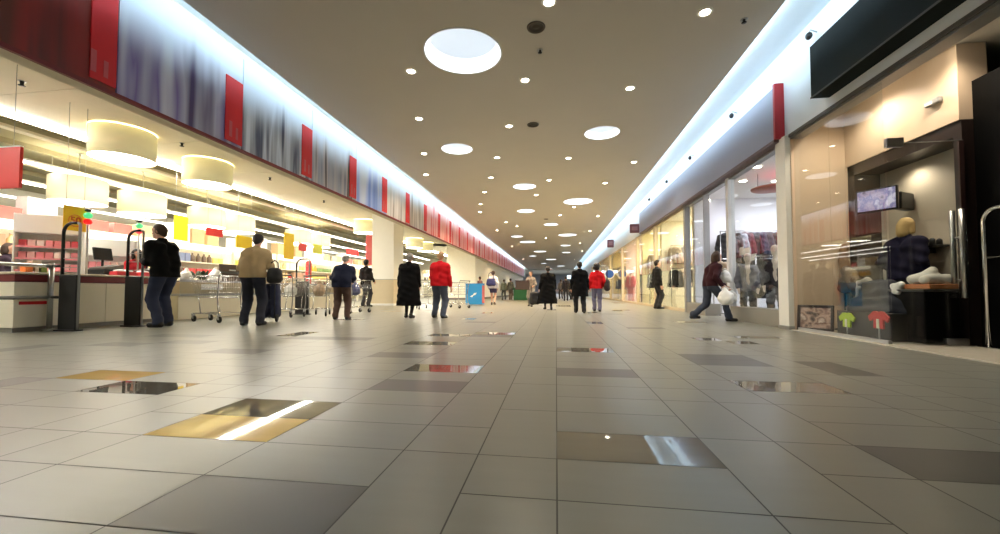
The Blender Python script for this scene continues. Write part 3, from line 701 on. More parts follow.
units = [('store shelf unit at the left picture edge', 6.6), ('store shelf unit behind the pink pack rack', 9.1), ('store shelf unit behind the cashier', 11.6), ('store shelf unit behind the red hanging sign', 14.1),
         ('store shelf unit behind the beige sweater man', 16.6), ('store shelf unit behind the tall yellow sign', 19.1), ('store shelf unit behind the brown trousers shopper', 21.6), ('store shelf unit just left of the pillar', 24.1),
         ('store shelf unit seen right of the pillar', 29.0), ('store shelf unit seen behind the red jacket man', 33.0), ('last store shelf unit before the cream wall', 37.0)]
for ui, (lb, y0) in enumerate(units):
    t = thing('shelf_unit', lb, 'shelf unit', (XS, y0, 0), 0, 'store shelf units'); w = 2.4
    obj('back_panel', MB().use(M_shelf).cbox((-0.4, w/2, 1.15), (0.04, w, 2.3), bev=0.005), parent=t)
    for yy in (0.02, w-0.02): obj('side_panel', MB().use(M_shelf).cbox((-0.18, yy, 1.15), (0.46, 0.04, 2.3), bev=0.005), parent=t)
    obj('header', MB().use(mat('header_glow', (255, 246, 222), 0.5, emit=0.8)).cbox((0.0, w/2, 2.18), (0.10, w-0.09, 0.22), bev=0.005), parent=t)
    obj('base', MB().use(M_sill).cbox((-0.17, w/2, 0.06), (0.40, w-0.09, 0.12), bev=0.005), parent=t)
    for z in (0.35, 0.78, 1.21, 1.64):
        sh = obj('shelf', MB().use(M_shelf).cbox((-0.18, w/2, z), (0.40, w-0.09, 0.025), bev=0.004), parent=t)
        obj('price_rail', MB().use(M_cream).box(0.021, 0.028, 0.05, w-0.05, z-0.02, z+0.02), parent=sh)
        if z < 0.7 or (ui > 7 and z < 1.0): continue
        i = 0; y = 0.17; gi = random.randrange(len(goods))
        while y < w-0.15:
            if random.random() < 0.3: gi = random.randrange(len(goods))
            nm, me, cat = goods[gi]
            o = bpy.data.objects.new('store_'+nm, me); C.objects.link(o); o.location = (XS-0.12+random.uniform(-.03, .03), y0+y, z+0.0126)
            tag(o, 'small %s on the %s' % (cat, lb.replace('store shelf unit', 'store shelves')), cat, '%ss on the %s' % (cat, lb.replace('store shelf unit', 'store shelves')))
            y += 0.235
# stock cartons on top of the shelf units
sm = [MB().use(mat('stock_%d' % i, c, 0.7)).cbox((0, 0, h/2), (0.36, w, h), bev=0.012).mesh('stock_carton') for i, (c, w, h) in enumerate([((236, 228, 208), 0.55, 0.42), ((206, 176, 132), 0.5, 0.55), ((244, 242, 236), 0.6, 0.62), ((222, 196, 150), 0.45, 0.36), ((228, 120, 110), 0.5, 0.3)])]
for ui, (lb, y0) in enumerate(units):
    y = 0.35; j = 0
    while y < 2.2:
        if random.random() < 0.85:
            o = bpy.data.objects.new('stock_carton', random.choice(sm)); C.objects.link(o); o.location = (XS-0.2, y0+y, 2.301)
            wh = lb.replace('store shelf unit', 'shelf unit')
            tag(o, '%s carton on top of the %s' % (['left', 'middle left', 'middle right', 'right'][min(j, 3)], wh), 'carton', 'stock cartons above the shelves')
        y += 0.63; j += 1
for i, (px, py) in enumerate(((22, 81), (182, 143), (270, 177.5), (324, 200.5))):
    p = on_z(px, py, 4.05)
    t = thing('ceiling_sprinkler', 'tiny dark sprinkler in the cream soffit, %s from the front' % ORD[i], 'sprinkler', (p.x, p.y, 4.05))
    obj('escutcheon', MB().use(M_alu).lathe([(0.001, -0.006), (0.05, -0.005), (0.05, -0.0005)], n=16), parent=t); obj('nozzle', MB().use(M_black).lathe([(0.03, -0.004), (0.02, -0.07), (0.045, -0.072), (0.045, -0.08), (0.001, -0.082)], n=12), parent=t)
# goods on the belt and desk
M_bag = mat('white_plastic_bag', (236, 234, 226), 0.4, bump=0.2)
def blob_bag(name, lb, cat, loc, s, m, seed, grp=None):
    rs = np.random.RandomState(seed)
    cones = [((0, 0, s*0.35), (0, 0, s*0.5), s*0.40, s*0.34), ((0, 0, s*0.55), (0, 0, s*0.82), s*0.26, s*0.11)]
    for i in range(6):
        a = rs.rand()*6.28; cones.append(((0.2*s*math.cos(a), 0.2*s*math.sin(a), s*(0.2+0.1*rs.rand())), (0.26*s*math.cos(a+.5), 0.26*s*math.sin(a+.5), s*(0.35+0.25*rs.rand())), s*0.2, s*0.14))
    me = sdf_mesh(name, cones, m, s/22, 0.06*s, [lambda X, Y, Z: -Z], wrinkle=0.02*s, seed=seed)
    t = thing(name, lb, cat, loc, 0, grp); obj('body', me, parent=t)
    k = MB().use(m); k.tube([(-0.10*s, 0, s*0.78), (-0.13*s, 0, s*0.92), (0, 0, s*1.0), (0.13*s, 0, s*0.92), (0.10*s, 0, s*0.78)], 0.01+0.012*s, 6); obj('handle', k, parent=t)
    return t
def at_belt(px): return (XD-0.35, y_at(px, XD-0.35), 0.859)
blob_bag('carrier_bag', 'white carrier bag of shopping at the left end of the belt', 'bag', at_belt(186), 0.30, M_bag, 1)
blob_bag('carrier_bag', 'white carrier bag of shopping in the middle of the belt', 'bag', at_belt(215), 0.36, M_bag, 2)
def produce(lb, px, seed):
    t = thing('leafy_vegetable', lb, 'vegetable', at_belt(px)); m = mat('leaf_green', (48, 62, 30), 0.6, var=0.3)
    rs = random.Random(seed)
    for i in range(16):
        a = rs.uniform(0, 2*PI); r = rs.uniform(0.02, 0.12); h = rs.uniform(0.1, 0.26)
        q = MB().use(m); q.ell((r*math.cos(a)*1.2, r*math.sin(a)*1.4, h*0.6+0.03), (0.02, 0.07, 0.09), 8, 6, Euler((rs.uniform(-.7, .7), rs.uniform(-.7, .7), a))); obj('leaf', q, parent=t)
    obj('stalk', MB().use(mat('stalk', (180, 186, 130), 0.6)).lathe([(0.05, 0), (0.06, 0.03), (0.04, 0.1), (0.001, 0.11)], n=12), parent=t)
produce('dark green leafy vegetable heaped on the checkout belt', 199.5, 3)
for i, px in enumerate((27, 33, 39)):
    o = obj('snack_box', pack_mesh('snack_box', [(230, 120, 40), (240, 220, 200), (120, 140, 60)][i], 0.12, 0.12, [0.16, 0.2, 0.1][i]), loc=(XD-0.3, y_at(px, XD-0.3), 0.923))
    tag(o, ['small orange box on the left end of the service desk', 'small white box on the service desk between orange and green boxes', 'small green box on the left end of the service desk'][i], 'box')
for i, px in enumerate((119, 126, 142)):
    t = thing('sweet_tray', ['red and white tray of sweets on the desk left of the cashier', 'red and white tray of sweets right in front of the cashier', 'red and white tray of sweets left of the black jacket man'][i], 'tray', (XD-0.15, y_at(px, XD-0.15), 0.923))
    obj('tray', MB().use(mat('tray_red', (214, 50, 60), 0.5)).cbox((0, 0, 0.04), (0.2, 0.22, 0.08), bev=0.01), parent=t)
    obj('filling', MB().use(M_white).ell((0, 0, 0.085), (0.09, 0.1, 0.035)), parent=t)

# ------------------------------------------------------------------ trolleys
def trolley(lb, loc, rz):
    t = thing('shopping_trolley', lb, 'shopping trolley', loc, rz, 'shopping trolleys')
    b = MB().use(M_chrome)
    def P(u, v, z):   # u along length 0 handle .. 1 nose; v -1..1
        f = (z-0.5)/0.45; L0 = -0.36+0.02*f; L1 = 0.36+0.16*f; w = (0.20+0.06*f)*(1-0.12*u)
        return (v*w, L0+(L1-L0)*u, z)
    for z in (0.50, 0.60, 0.70, 0.80, 0.94):
        b.tube([P(0, -1, z), P(1, -1, z), P(1, 1, z), P(0, 1, z)], 0.007 if z in (0.5, 0.94) else 0.0035, 5, closed=True)
    for i in range(13):
        u = i/12
        for v in (-1, 1): b.tube([P(u, v, 0.5), P(u, v, 0.94)], 0.003, 4)
        b.tube([P(u, -1, 0.5), P(u, 1, 0.5)], 0.003, 4)
    for i in range(7):
        v = -1+2*i/6
        for u in (0, 1): b.tube([P(u, v, 0.5), P(u, v, 0.94)], 0.003, 4)
    obj('basket', b, parent=t)
    f = MB().use(M_chrome)
    for s in (-1, 1):
        f.tube([(s*0.26, -0.46, 1.0), (s*0.26, -0.40, 0.92), (s*0.24, -0.34, 0.5), (s*0.24, -0.36, 0.30), (s*0.25, -0.40, 0.17), (s*0.22, 0.0, 0.18), (s*0.17, 0.46, 0.17)], 0.012, 8)
        f.tube([(s*0.2, 0.2, 0.18), (s*0.19, 0.28, 0.5)], 0.01, 6)
    f.tube([(-0.22, 0.0, 0.18), (0.22, 0.0, 0.18)], 0.01, 6); f.tube([(-0.17, 0.46, 0.17), (0.17, 0.46, 0.17)], 0.012, 6)
    obj('frame', f, parent=t)
    obj('handle', MB().use(mat('handle_grey', (90, 88, 84), 0.5)).tube([(-0.27, -0.46, 1.0), (0.27, -0.46, 1.0)], 0.017, 10), parent=t)
    for x, y in ((-0.25, -0.40), (0.25, -0.40), (-0.17, 0.46), (0.17, 0.46)):
        q = MB().use(M_alu); q.prism([(-0.02, 0.16), (0.03, 0.17), (0.0, 0.06), (-0.035, 0.06)], x-0.024, x+0.024, 'yz')
        q.v = [(a, bb+y, c) for a, bb, c in q.v]; co = obj('caster', q, parent=t)
        w = MB().use(M_rubber)
        w.add([(x+dx, y-0.02+r*math.cos(k*PI/8), 0.0625+r*math.sin(k*PI/8)) for dx, r in ((-0.016, 0.05), (-0.012, 0.0625), (0.012, 0.0625), (0.016, 0.05)) for k in range(16)],
              [(i*16+k, i*16+(k+1) % 16, (i+1)*16+(k+1) % 16, (i+1)*16+k) for i in range(3) for k in range(16)]+[list(range(16)), list(range(48, 64))], True)
        obj('wheel', w, parent=co)
    return t
trolley('empty steel trolley standing sideways left of the beige sweater man', on_z(217, 321.5), R(78))
trolley('steel trolley right of the beige sweater man beside the third gate', on_z(289, 316.5), R(10))
trolley('steel trolley pushed by the shopper in brown trousers', on_z(319, 315.5), R(20))
trolley('steel trolley with a blue bag right of the brown trousers shopper', on_z(354, 313.0), R(-15))
trolley('steel trolley left of the man in red jacket, far behind him', on_z(424, 309.0), R(30))
trolley('steel trolley right of the man in red jacket, by the cream wall', on_z(456, 308.0), R(60))
q = on_z(354, 313.0); blob_bag('carrier_bag', 'blue carrier bag in the trolley right of the brown trousers shopper', 'bag', (q.x, q.y, 0.505), 0.42, mat('blue_bag', (70, 76, 120), 0.5), 5)
q = on_z(289, 316.5); blob_bag('carrier_bag', 'white carrier bag inside the trolley beside the third gate', 'bag', (q.x, q.y+0.05, 0.505), 0.34, M_bag, 6)
q = on_z(319, 315.5); blob_bag('carrier_bag', 'tan bag inside the trolley of the brown trousers shopper', 'bag', (q.x, q.y, 0.505), 0.36, mat('tan_bag', (176, 150, 120), 0.6), 7)
# navy wheeled shopping bag
t = thing('shopping_trolley_bag', 'navy wheeled shopping bag standing beside the beige sweater man', 'shopping bag', on_z(270, 321.5), R(20))
me = sdf_mesh('bag', [((x, y, 0.16), (x*0.9, y, 0.70), 0.09, 0.08) for x in (-0.1, 0.1) for y in (-0.05, 0.05)], mat('navy_cloth', (30, 36, 62), 0.8), 0.015, 0.05, wrinkle=0.004, seed=4); obj('bag', me, parent=t)
obj('flap', MB().use(mat('navy_flap', (22, 26, 46), 0.7)).cbox((0, 0, 0.765), (0.34, 0.24, 0.03), bev=0.012), parent=t)
obj('frame', MB().use(M_black).tube([(-0.13, -0.16, 0.08), (-0.13, -0.16, 0.95), (-0.10, -0.17, 1.0), (0.10, -0.17, 1.0), (0.13, -0.16, 0.95), (0.13, -0.16, 0.08)], 0.011, 8), parent=t)
for s in (-1, 1):
    w = MB().use(M_rubber); w.add([(s*0.17+dx, -0.14+r*math.cos(k*PI/8), 0.08+r*math.sin(k*PI/8)) for dx, r in ((-0.018, 0.06), (-0.012, 0.08), (0.012, 0.08), (0.018, 0.06)) for k in range(16)],
              [(i*16+k, i*16+(k+1) % 16, (i+1)*16+(k+1) % 16, (i+1)*16+k) for i in range(3) for k in range(16)]+[list(range(16)), list(range(48, 64))], True); obj('wheel', w, parent=t)
# blue promo box, green counter, poster on the far wall
g = on_z(473.5, 305.5); s = depth_m(g); W = 17*s; H = 21.5*s
t = thing('promotion_stand', 'bright blue box stand with white emblem on the floor by the cream wall', 'stand', g, R(-4))
obj('body', MB().use(mat('stand_blue', (40, 140, 206), 0.5)).cbox((0, W/3, H/2+0.02), (W, W*0.66, H-0.04), bev=0.015), parent=t)
obj('side_panel', MB().use(mat('stand_red', (186, 90, 90), 0.5)).box(W/2, W/2+0.012, 0.06, W*0.62, 0.1, H-0.06), parent=t)
e = MB().use(M_white); e.prism([(-0.16, H*.42), (-0.02, H*.50), (0.02, H*.58), (0.15, H*.60), (0.10, H*.50), (-0.02, H*.46), (-0.05, H*.38)], -0.008, 0.0, 'xz'); obj('emblem', e, parent=t)
obj('top_board', MB().use(mat('stand_blue_dark', (30, 112, 176), 0.5)).cbox((0, W/3, H+0.01), (W+0.03, W*0.68, 0.03), bev=0.008), parent=t)
g = on_z(521, 300.2); s = depth_m(g)
t = thing('stall_counter', 'dark green stall counter beyond the person in white top', 'counter', g)
M_grn = mat('stall_green', (20, 84, 44), 0.6)
obj('body', MB().use(M_grn).cbox((0, 0.3, 6*s), (15*s, 0.6, 12*s), bev=0.03), parent=t); obj('lid', MB().use(mat('stall_green_dark', (16, 60, 34), 0.5)).cbox((0, 0.3, 12.3*s), (16*s, 0.7, 0.06), bev=0.02), parent=t)
obj('crate', MB().use(M_grn).cbox((5*s, 0.3, 13.6*s), (5*s, 0.5, 2*s), bev=0.02), parent=t)
p = on_x(490, 257, -5.70); s = depth_m(p)
t = thing('wall_poster', 'pale poster with grey figure on the cream wall beyond the blue stand', 'poster', p)
obj('sheet', MB().use(mat('poster_pale', (240, 240, 236), 0.5)).box(0.0, 0.02, -1.3, 1.3, -0.75, 0.75), parent=t)
obj('figure', MB().use(mat('poster_grey', (130, 140, 158), 0.5)).cbox((0.022, 0.2, -0.05), (0.004, 0.5, 0.8), bev=0.002), parent=t)
# ================================================================== RIGHT SIDE SHOPS
M_frame = mat('frame_grey', (150, 150, 148), 0.4, 0.4)
M_post = mat('post_white', (226, 224, 214), 0.5)
GY = lambda px: y_at(px, XW)
# ---- shop 1: black shop, glass front
M_beige = mat('beige_panel', (206, 184, 158), 0.5, var=0.03)
M_blackpanel = mat('black_panel', (5, 5, 5), 0.5, spec=0.1)
Y1 = GY(793)                              # its far end
XI = 4.62
mb = MB().use(M_beige); mb.box(XW+0.02, 9, Y1+0.005, Y1+0.018, 0, 3.6); struct('wall_shop_side', mb)
pL, pR = Y1-0.01, y_at(966, XI)     # niche ends
zb = 2.61
mb = MB().use(M_beige)
mb.box(XI, XI+0.30, pR, pL, zb, 3.6)      # bulkhead over the niche
mb.box(XI, XI+0.30, pL, Y1+0.02, 0, 3.6)
struct('wall_shop_back', mb)
mb = MB().use(mat('shop_ceiling', (206, 198, 182), 0.7)); mb.box(XW+0.2, 9, -8, Y1+0.02, 3.5, 3.6); struct('ceiling_shop', mb)
# dark niche lining and beige inner panel
XN = 5.0
M_brown = mat('dark_brown_lining', (40, 30, 27), 0.35)
mb = MB().use(M_brown); mb.box(XI+0.02, XN+0.1, pL-0.14, pL, 0, zb); mb.box(XI+0.02, XN+0.1, pR, pL, zb-0.17, zb-0.001); mb.box(XI+0.02, XN+0.1, pR, pR+0.1, 0, zb-0.17); mb.box(XN+0.101, XN+0.15, pR, pL, 0, zb)
mb.box(XN, XN+0.1, pR+0.1, pR+0.26, 0, zb-0.17); struct('trim_9', mb)
mb = MB().use(mat('niche_panel', (190, 180, 162), 0.5, var=0.02)); mb.box(XN, XN+0.1, pR+0.26, pL-0.1, 0.0, zb-0.17); struct('wall_niche', mb)
mb = MB().use(M_blackpanel); mb.box(XI+0.14, XI+0.48, pR-0.75, pR-0.001, 0, 3.05); struct('pillar_black', mb)
mb = MB().use(mat('shop_dark', (44, 40, 38), 0.6)); mb.box(8.9, 9.1, -8, Y1, 0, 3.6); struct('wall_shop_far', mb)
mb = MB().use(mat('shop_dark')) if False else MB().use(MATS['shop_dark']); mb.box(XI+0.49, 9, pR-0.2, pR, 0, 3.5); struct('wall_shop_inner', mb)
mb = MB().use(mat('threshold_pale', (196, 188, 172), 0.25)); mb.box(XW-0.03, 9, -2, Y1+0.02, 0.0, 0.012); struct('floor_shop', mb)
# glass panes: fixed pane, fixed pane, door leaf
gz = SHZ-0.07
def pane(name, y0, y1, z0, z1, x=XW+0.05):
    w = thing(name, '', 'window', (x, y0, 0)); del w['label']; w['kind'] = 'structure'
    obj('pane', MB().use(M_glass).box(-0.005, 0.005, 0.004, y1-y0-0.004, z0, z1), parent=w)
    return w
a, b_, c_, d_ = GY(966), GY(884), GY(829), Y1
w = pane('window_11', c_, d_-0.03, 0.05, gz); obj('bottom_rail', MB().use(M_alu).box(-0.02, 0.02, 0, d_-c_-0.03, 0.012, 0.05), parent=w)
w = pane('window_12', b_, c_, 0.05, gz); obj('bottom_rail', MB().use(M_alu).box(-0.02, 0.02, 0, c_-b_, 0.012, 0.05), parent=w)
w = thing('door_1', '', 'door', (XW+0.05, b_-0.02, 0)); del w['label']; w['kind'] = 'structure'
Ld = on_y(967, 291, b_).x-XW-0.05                      # the leaf stands open into the shop
obj('pane', MB().use(M_glass).box(0.01, Ld, -0.006, 0.006, 0.02, 2.36), parent=w)
h = MB().use(M_metal)
for s in (-1, 1): h.tube([(Ld-0.09, s*0.055, 0.55), (Ld-0.09, s*0.055, 1.56)], 0.026, 12)
for z in (0.75, 1.24): h.tube([(Ld-0.09, -0.055, z), (Ld-0.09, 0.055, z)], 0.012, 8)
obj('door_handle', h, parent=w)
obj('patch_fitting', MB().use(M_metal).cbox((0.09, 0, 2.37), (0.18, 0.05, 0.11), bev=0.006), parent=w)
obj('patch_fitting', MB().use(M_metal).cbox((Ld-0.14, 0, 0.055), (0.22, 0.05, 0.07), bev=0.006), parent=w)
obj('top_edge', MB().use(M_alu).box(0.18, Ld, -0.007, 0.007, 2.361, 2.368), parent=w)
obj('lock_rail', MB().use(mat('lock_brown', (60, 40, 38), 0.4)).box(Ld-0.05, Ld-0.001, -0.012, 0.012, 1.45, 2.36), parent=w)
# head beam above the glass, sign
mb = MB().use(M_frame); mb.box(XW+0.02, XW+0.2, -8, Y1+0.02, SHZ-0.07, SHZ-0.001); struct('trim_10', mb)
mb = MB().use(mat('rail_dark', (70, 68, 64), 0.4)); mb.box(XW-0.02, XW+0.0, -8, Y1-0.02, SHZ-0.05, SHZ-0.0); struct('trim_11', mb)
t = thing('shop_sign', 'large blank black sign box above the glass fronted shop', 'sign', (XW, y_at(816, XW-0.24), 3.33))
obj('box', MB().use(mat('sign_black', (14, 24, 24), 0.7, spec=0.15)).cbox((-0.12, -3.0, 0.37), (0.235, 6.0, 0.74), bev=0.006), parent=t)
obj('edge_trim', MB().use(M_black).box(-0.245, -0.24, -6, 0, -0.004, 0.02), parent=t)
# spot heads on the upper wall
for px, py, lb in ((817, 34, 'small black wall spotlight just left of the black sign box'), (737, 114.5, 'small wall spotlight above the grey fascia sign, nearest'), (694, 157, 'small wall spotlight above the grey fascia sign, second'), (670, 181, 'tiny wall spotlight above the grey fascia sign, third'), (652, 199, 'tiny wall spotlight above the grey fascia sign, furthest')):
    p = on_x(px, py, XW); t = thing('wall_spotlight', lb, 'spotlight', p, 0, 'small spotlights on the upper right wall')
    obj('bracket', MB().use(M_alu).tube([(-0.0005, 0, 0.03), (-0.09, 0, 0.07), (-0.11, 0, 0.0)], 0.010, 8), parent=t)
    obj('head', MB().use(M_black).ell((-0.11, 0, -0.02), (0.045, 0.05, 0.055)), parent=t)
# camera like fittings and TV
p = on_x(877, 200, 4.5)
t = thing('wall_television', 'flat television on a black bracket in the dark niche of the black shop', 'television', p, R(-58)); t.scale = (0.92,)*3
obj('screen', MB().use(M_black).cbox((0, 0, 0), (0.50, 0.06, 0.36), bev=0.012), parent=t)
scn = print_mat('tv_picture', (150, 150, 190), [(70, 60, 84), (170, 160, 190), (120, 120, 170), (200, 200, 220)], 9, 1.0, 2.0, 9.0, 6.0)
scn.node_tree.nodes['Principled BSDF'].inputs['Emission Strength'].default_value = 0.2
scn.node_tree.links.new([n for n in scn.node_tree.nodes if n.type == 'MIX'][0].outputs['Result'], scn.node_tree.nodes['Principled BSDF'].inputs['Emission Color'])
obj('picture', MB().use(scn).box(-0.23, 0.23, -0.034, -0.030, -0.155, 0.155), parent=t)
obj('bracket', MB().use(M_black).cbox((0.20, 0.26, -0.04), (0.12, 0.4, 0.26), bev=0.02), parent=t)
t = thing('ceiling_spotlight', 'small white spotlight on the beige shop ceiling above the niche', 'spotlight', on_x(939, 40, 4.4)); t.location.z = 3.5
obj('lens', MB().use(M_lamp).lathe([(0.001, -0.012), (0.06, -0.012)], n=16), parent=t); obj('trim_ring', MB().use(M_white).lathe([(0.06, -0.014), (0.08, -0.012), (0.085, -0.0005)], n=16), parent=t)
p = on_x(936, 102, XI)
t = thing('wall_emergency_lamp', 'small grey fitting on the beige bulkhead above the niche', 'lamp', (XI, p.y, p.z)); obj('housing', MB().use(M_frame).cbox((-0.03, 0, 0), (0.055, 0.2, 0.07), bev=0.015), parent=t); obj('lens', MB().use(M_white).cbox((-0.06, 0.03, -0.01), (0.012, 0.1, 0.04), bev=0.004), parent=t)
# low black counter, white folded bundle, small shelf
yc0, yc1 = y_at(942, 4.40), y_at(893, 4.40)
t = thing('shop_counter', 'low black counter behind the glass door of the black shop', 'counter', (4.40, yc0, 0.012)); Lc = yc1-yc0
obj('body', MB().use(M_blackpanel).cbox((0, Lc/2, 0.31), (0.36, Lc, 0.60), bev=0.01), parent=t); obj('worktop', MB().use(mat('counter_grey', (70, 68, 64), 0.3)).cbox((0, Lc/2, 0.625), (0.40, Lc+0.04, 0.03), bev=0.008), parent=t)
me = sdf_mesh('bundle', [((-0.1, -0.08, 0.05), (0.1, -0.08, 0.06), 0.06, 0.06), ((-0.1, 0.08, 0.06), (0.1, 0.08, 0.08), 0.07, 0.08), ((0, 0, 0.12), (0.05, 0.02, 0.16), 0.06, 0.05)], mat('white_cloth', (216, 212, 200), 0.7), 0.012, 0.04, [lambda X, Y, Z: -Z], 0.006, 3)
p = on_x(930, 290, 4.42); o = obj('folded_cloth', me, loc=(4.42, p.y, 0.712)); tag(o, 'white folded cloth on the flat orange box right of the blond woman', 'cloth')
me = MB().use(mat('orange_box', (190, 120, 70), 0.5)).cbox((0, 0, 0.03), (0.30, 0.36, 0.058), bev=0.01).mesh('orange_box'); o = obj('flat_box', me, loc=(4.42, p.y, 0.652)); tag(o, 'flat orange box on the black counter under the white cloth', 'box')
p = on_x(935, 247, XN)
t = thing('wall_shelf', 'short black shelf on the beige niche panel right of the blond woman', 'shelf', (XN, p.y, p.z)); obj('board', MB().use(M_black).cbox((-0.08, 0, 0), (0.16, 0.42, 0.025), bev=0.004), parent=t); obj('bracket', MB().use(M_black).box(-0.12, 0, -0.01, 0.01, -0.08, -0.012), parent=t)
for i in range(4):
    o = obj('small_jar', MB().use(M_black).lathe([(0.028, 0), (0.032, 0.01), (0.03, 0.06+0.02*(i % 2)), (0.015, 0.08+0.02*(i % 2)), (0.001, 0.085+0.02*(i % 2))], n=12).mesh('small_jar'), loc=(XN-0.08, p.y-0.16+0.1*i, p.z+0.013)); tag(o, 'small black jar on the short black shelf', 'jar', 'jars on the black shelf')
# window display 1
t = thing('picture_frame', 'dark framed photograph leaning in the window corner by the white post', 'picture frame', on_z(815, 334.5)); t.location.x = 4.0; t.location.y = y_at(814, 4.0); t.location.z = 0.012; t.rotation_euler = (0, 0, R(-42))
f = MB().use(mat('frame_dark', (44, 30, 26), 0.4)); W, H = 0.46, 0.40
tilt = Euler((R(-10), 0, 0))
for c, s in (((0, 0, 0.02), (W, 0.04, 0.04)), ((0, 0, H-0.02), (W, 0.04, 0.04)), ((-W/2+0.02, 0, H/2), (0.04, 0.04, H)), ((W/2-0.02, 0, H/2), (0.04, 0.04, H))): f.cbox(tilt.to_matrix() @ Vector(c), s, tilt, 0.006)
obj('frame', f, parent=t)
obj('photograph', MB().use(print_mat('frame_print', (70, 60, 56), [(60, 40, 36), (190, 160, 146), (120, 90, 80), (220, 200, 190)], 4, 1.0, 2.0, 6.0, 6.0)).cbox(tilt.to_matrix() @ Vector((0, -0.005, H/2)), (W-0.08, 0.01, H-0.08), tilt), parent=t)
xd = 4.32; yd0, yd1 = y_at(890, xd-0.275), y_at(836, xd-0.275); Yc = (yd0+yd1)/2; Wd = yd1-yd0
t = thing('display_plinth', 'dark plinth draped in navy cloth in the window of the black shop', 'display stand', (xd, Yc, 0.012))
obj('plinth', MB().use(mat('plinth_dark', (26, 25, 24), 0.5)).cbox((0, 0, 0.17), (0.55, Wd, 0.34), bev=0.01), parent=t)
cones = [((0, -Wd*0.42, 0.36), (0, -Wd*0.1, 0.62), 0.12, 0.13), ((0, -Wd*0.1, 0.62), (0, Wd*0.15, 0.64), 0.13, 0.13), ((0, Wd*0.15, 0.62), (0, Wd*0.44, 0.36), 0.13, 0.10), ((-0.1, -0.25, 0.42), (-0.1, 0.25, 0.42), 0.14, 0.14), ((-0.2, -Wd*.3, 0.34), (-0.2, Wd*.3, 0.34), 0.07, 0.07), ((0.1, 0, 0.4), (0.1, 0.2, 0.5), 0.12, 0.1)]
obj('drape', sdf_mesh('drape', cones, mat('navy_drape', (10, 16, 34), 0.75), 0.016, 0.08, [lambda X, Y, Z: 0.30-Z], 0.012, 8), parent=t)
def tee(name, lb, px, py, sc_, c):
    p = on_x(px, py, xd-0.31); o = thing(name, lb, 'clothing', (xd-0.31, p.y, p.z), 0)
    poly = [(-0.09, 0), (0.09, 0), (0.085, 0.14), (0.16, 0.10), (0.19, 0.17), (0.09, 0.25), (0.04, 0.255), (0, 0.235), (-0.04, 0.255), (-0.09, 0.25), (-0.19, 0.17), (-0.16, 0.10), (-0.085, 0.14)]
    b = MB().use(mat(name+'_cloth', c, 0.7)); b.prism([(u*sc_, v*sc_) for u, v in poly], -0.02, 0.0, 'yz'); obj('shirt', b, parent=o)
    q = MB().use(mat(name+'_mark', (226, 226, 200), 0.6)); q.box(-0.027, -0.0205, -0.022*sc_, 0.022*sc_, 0.0, 0.14*sc_); obj('pale_print', q, parent=o)
    obj('stand', MB().use(M_alu).tube([(-0.01, 0, 0.02), (-0.01, 0, -(p.z-0.013))], 0.008, 6), parent=o)
    return o
tee('lime_shirt', 'small lime green shirt hung on the front of the navy draped plinth', 848, 327, 0.78, (170, 200, 20))
tee('red_shirt', 'small red shirt with pale print on the front of the navy draped plinth', 880, 328.5, 0.85, (190, 36, 40))
me = sdf_mesh('scarf', [((0, -0.2, 0.0), (0, -0.05, 0.10), 0.035, 0.04), ((0, -0.05, 0.10), (0, 0.12, 0.06), 0.04, 0.03), ((0, 0.12, 0.06), (0, 0.16, -0.12), 0.03, 0.025), ((0.02, -0.1, 0.02), (0, 0.1, 0.0), 0.025, 0.02)], mat('grey_scarf', (170, 160, 150), 0.8), 0.01, 0.02, None, 0.006, 5)
p = on_x(836, 292, xd-0.02); o = obj('scarf', me, loc=(xd-0.02, Yc+Wd*0.30, 0.68)); tag(o, 'pale grey scarf on the left shoulder of the navy drape', 'scarf')
cr = [((0, 0, 0), (0.03*math.cos(i*2.1), 0.06*math.sin(i*2.1), 0.05*math.cos(i*1.3)), 0.05, 0.035) for i in range(7)]
p = on_x(884, 293, xd-0.10); o = obj('crumpled_cloth', sdf_mesh('crumple', cr, mat('white_crumple', (224, 222, 214), 0.6), 0.008, 0.02, None, 0.012, 2), loc=(xd-0.06, Yc-Wd*0.33, 0.66)); tag(o, 'crumpled white cloth on the right shoulder of the navy drape', 'cloth')
# brown draped stand behind
p0 = on_x(852, 292, 4.55)
t = thing('draped_stand', 'tall tan and brown draped garment stand behind the navy plinth', 'display stand', (4.55, p0.y+0.05, 0.012))
obj('stand', MB().use(M_black).tube([(0, 0.1, 0), (0, 0.1, 1.2)], 0.015, 8), parent=t)
obj('foot', MB().use(M_black).lathe([(0.16, 0), (0.16, 0.02), (0.02, 0.04)], (0, 0.1), n=20, cap=True), parent=t)
obj('sleeve', sdf_mesh('sleeve', [((0, 0.12, 1.26), (0, 0.08, 0.80), 0.06, 0.08), ((0, 0.12, 1.26), (0, 0.1, 1.32), 0.06, 0.05)], mat('tan_cloth', (150, 116, 84), 0.8), 0.014, 0.03, None, 0.006, 3), parent=t)
obj('drape', sdf_mesh('drape', [((0, 0.05, 0.95), (0, -0.12, 0.74), 0.07, 0.10), ((0, 0.0, 0.9), (0, 0.1, 0.68), 0.08, 0.10), ((0, -0.12, 0.74), (0, -0.24, 0.66), 0.09, 0.06)], mat('brown_cloth', (84, 66, 46), 0.8), 0.014, 0.05, None, 0.008, 6), parent=t)
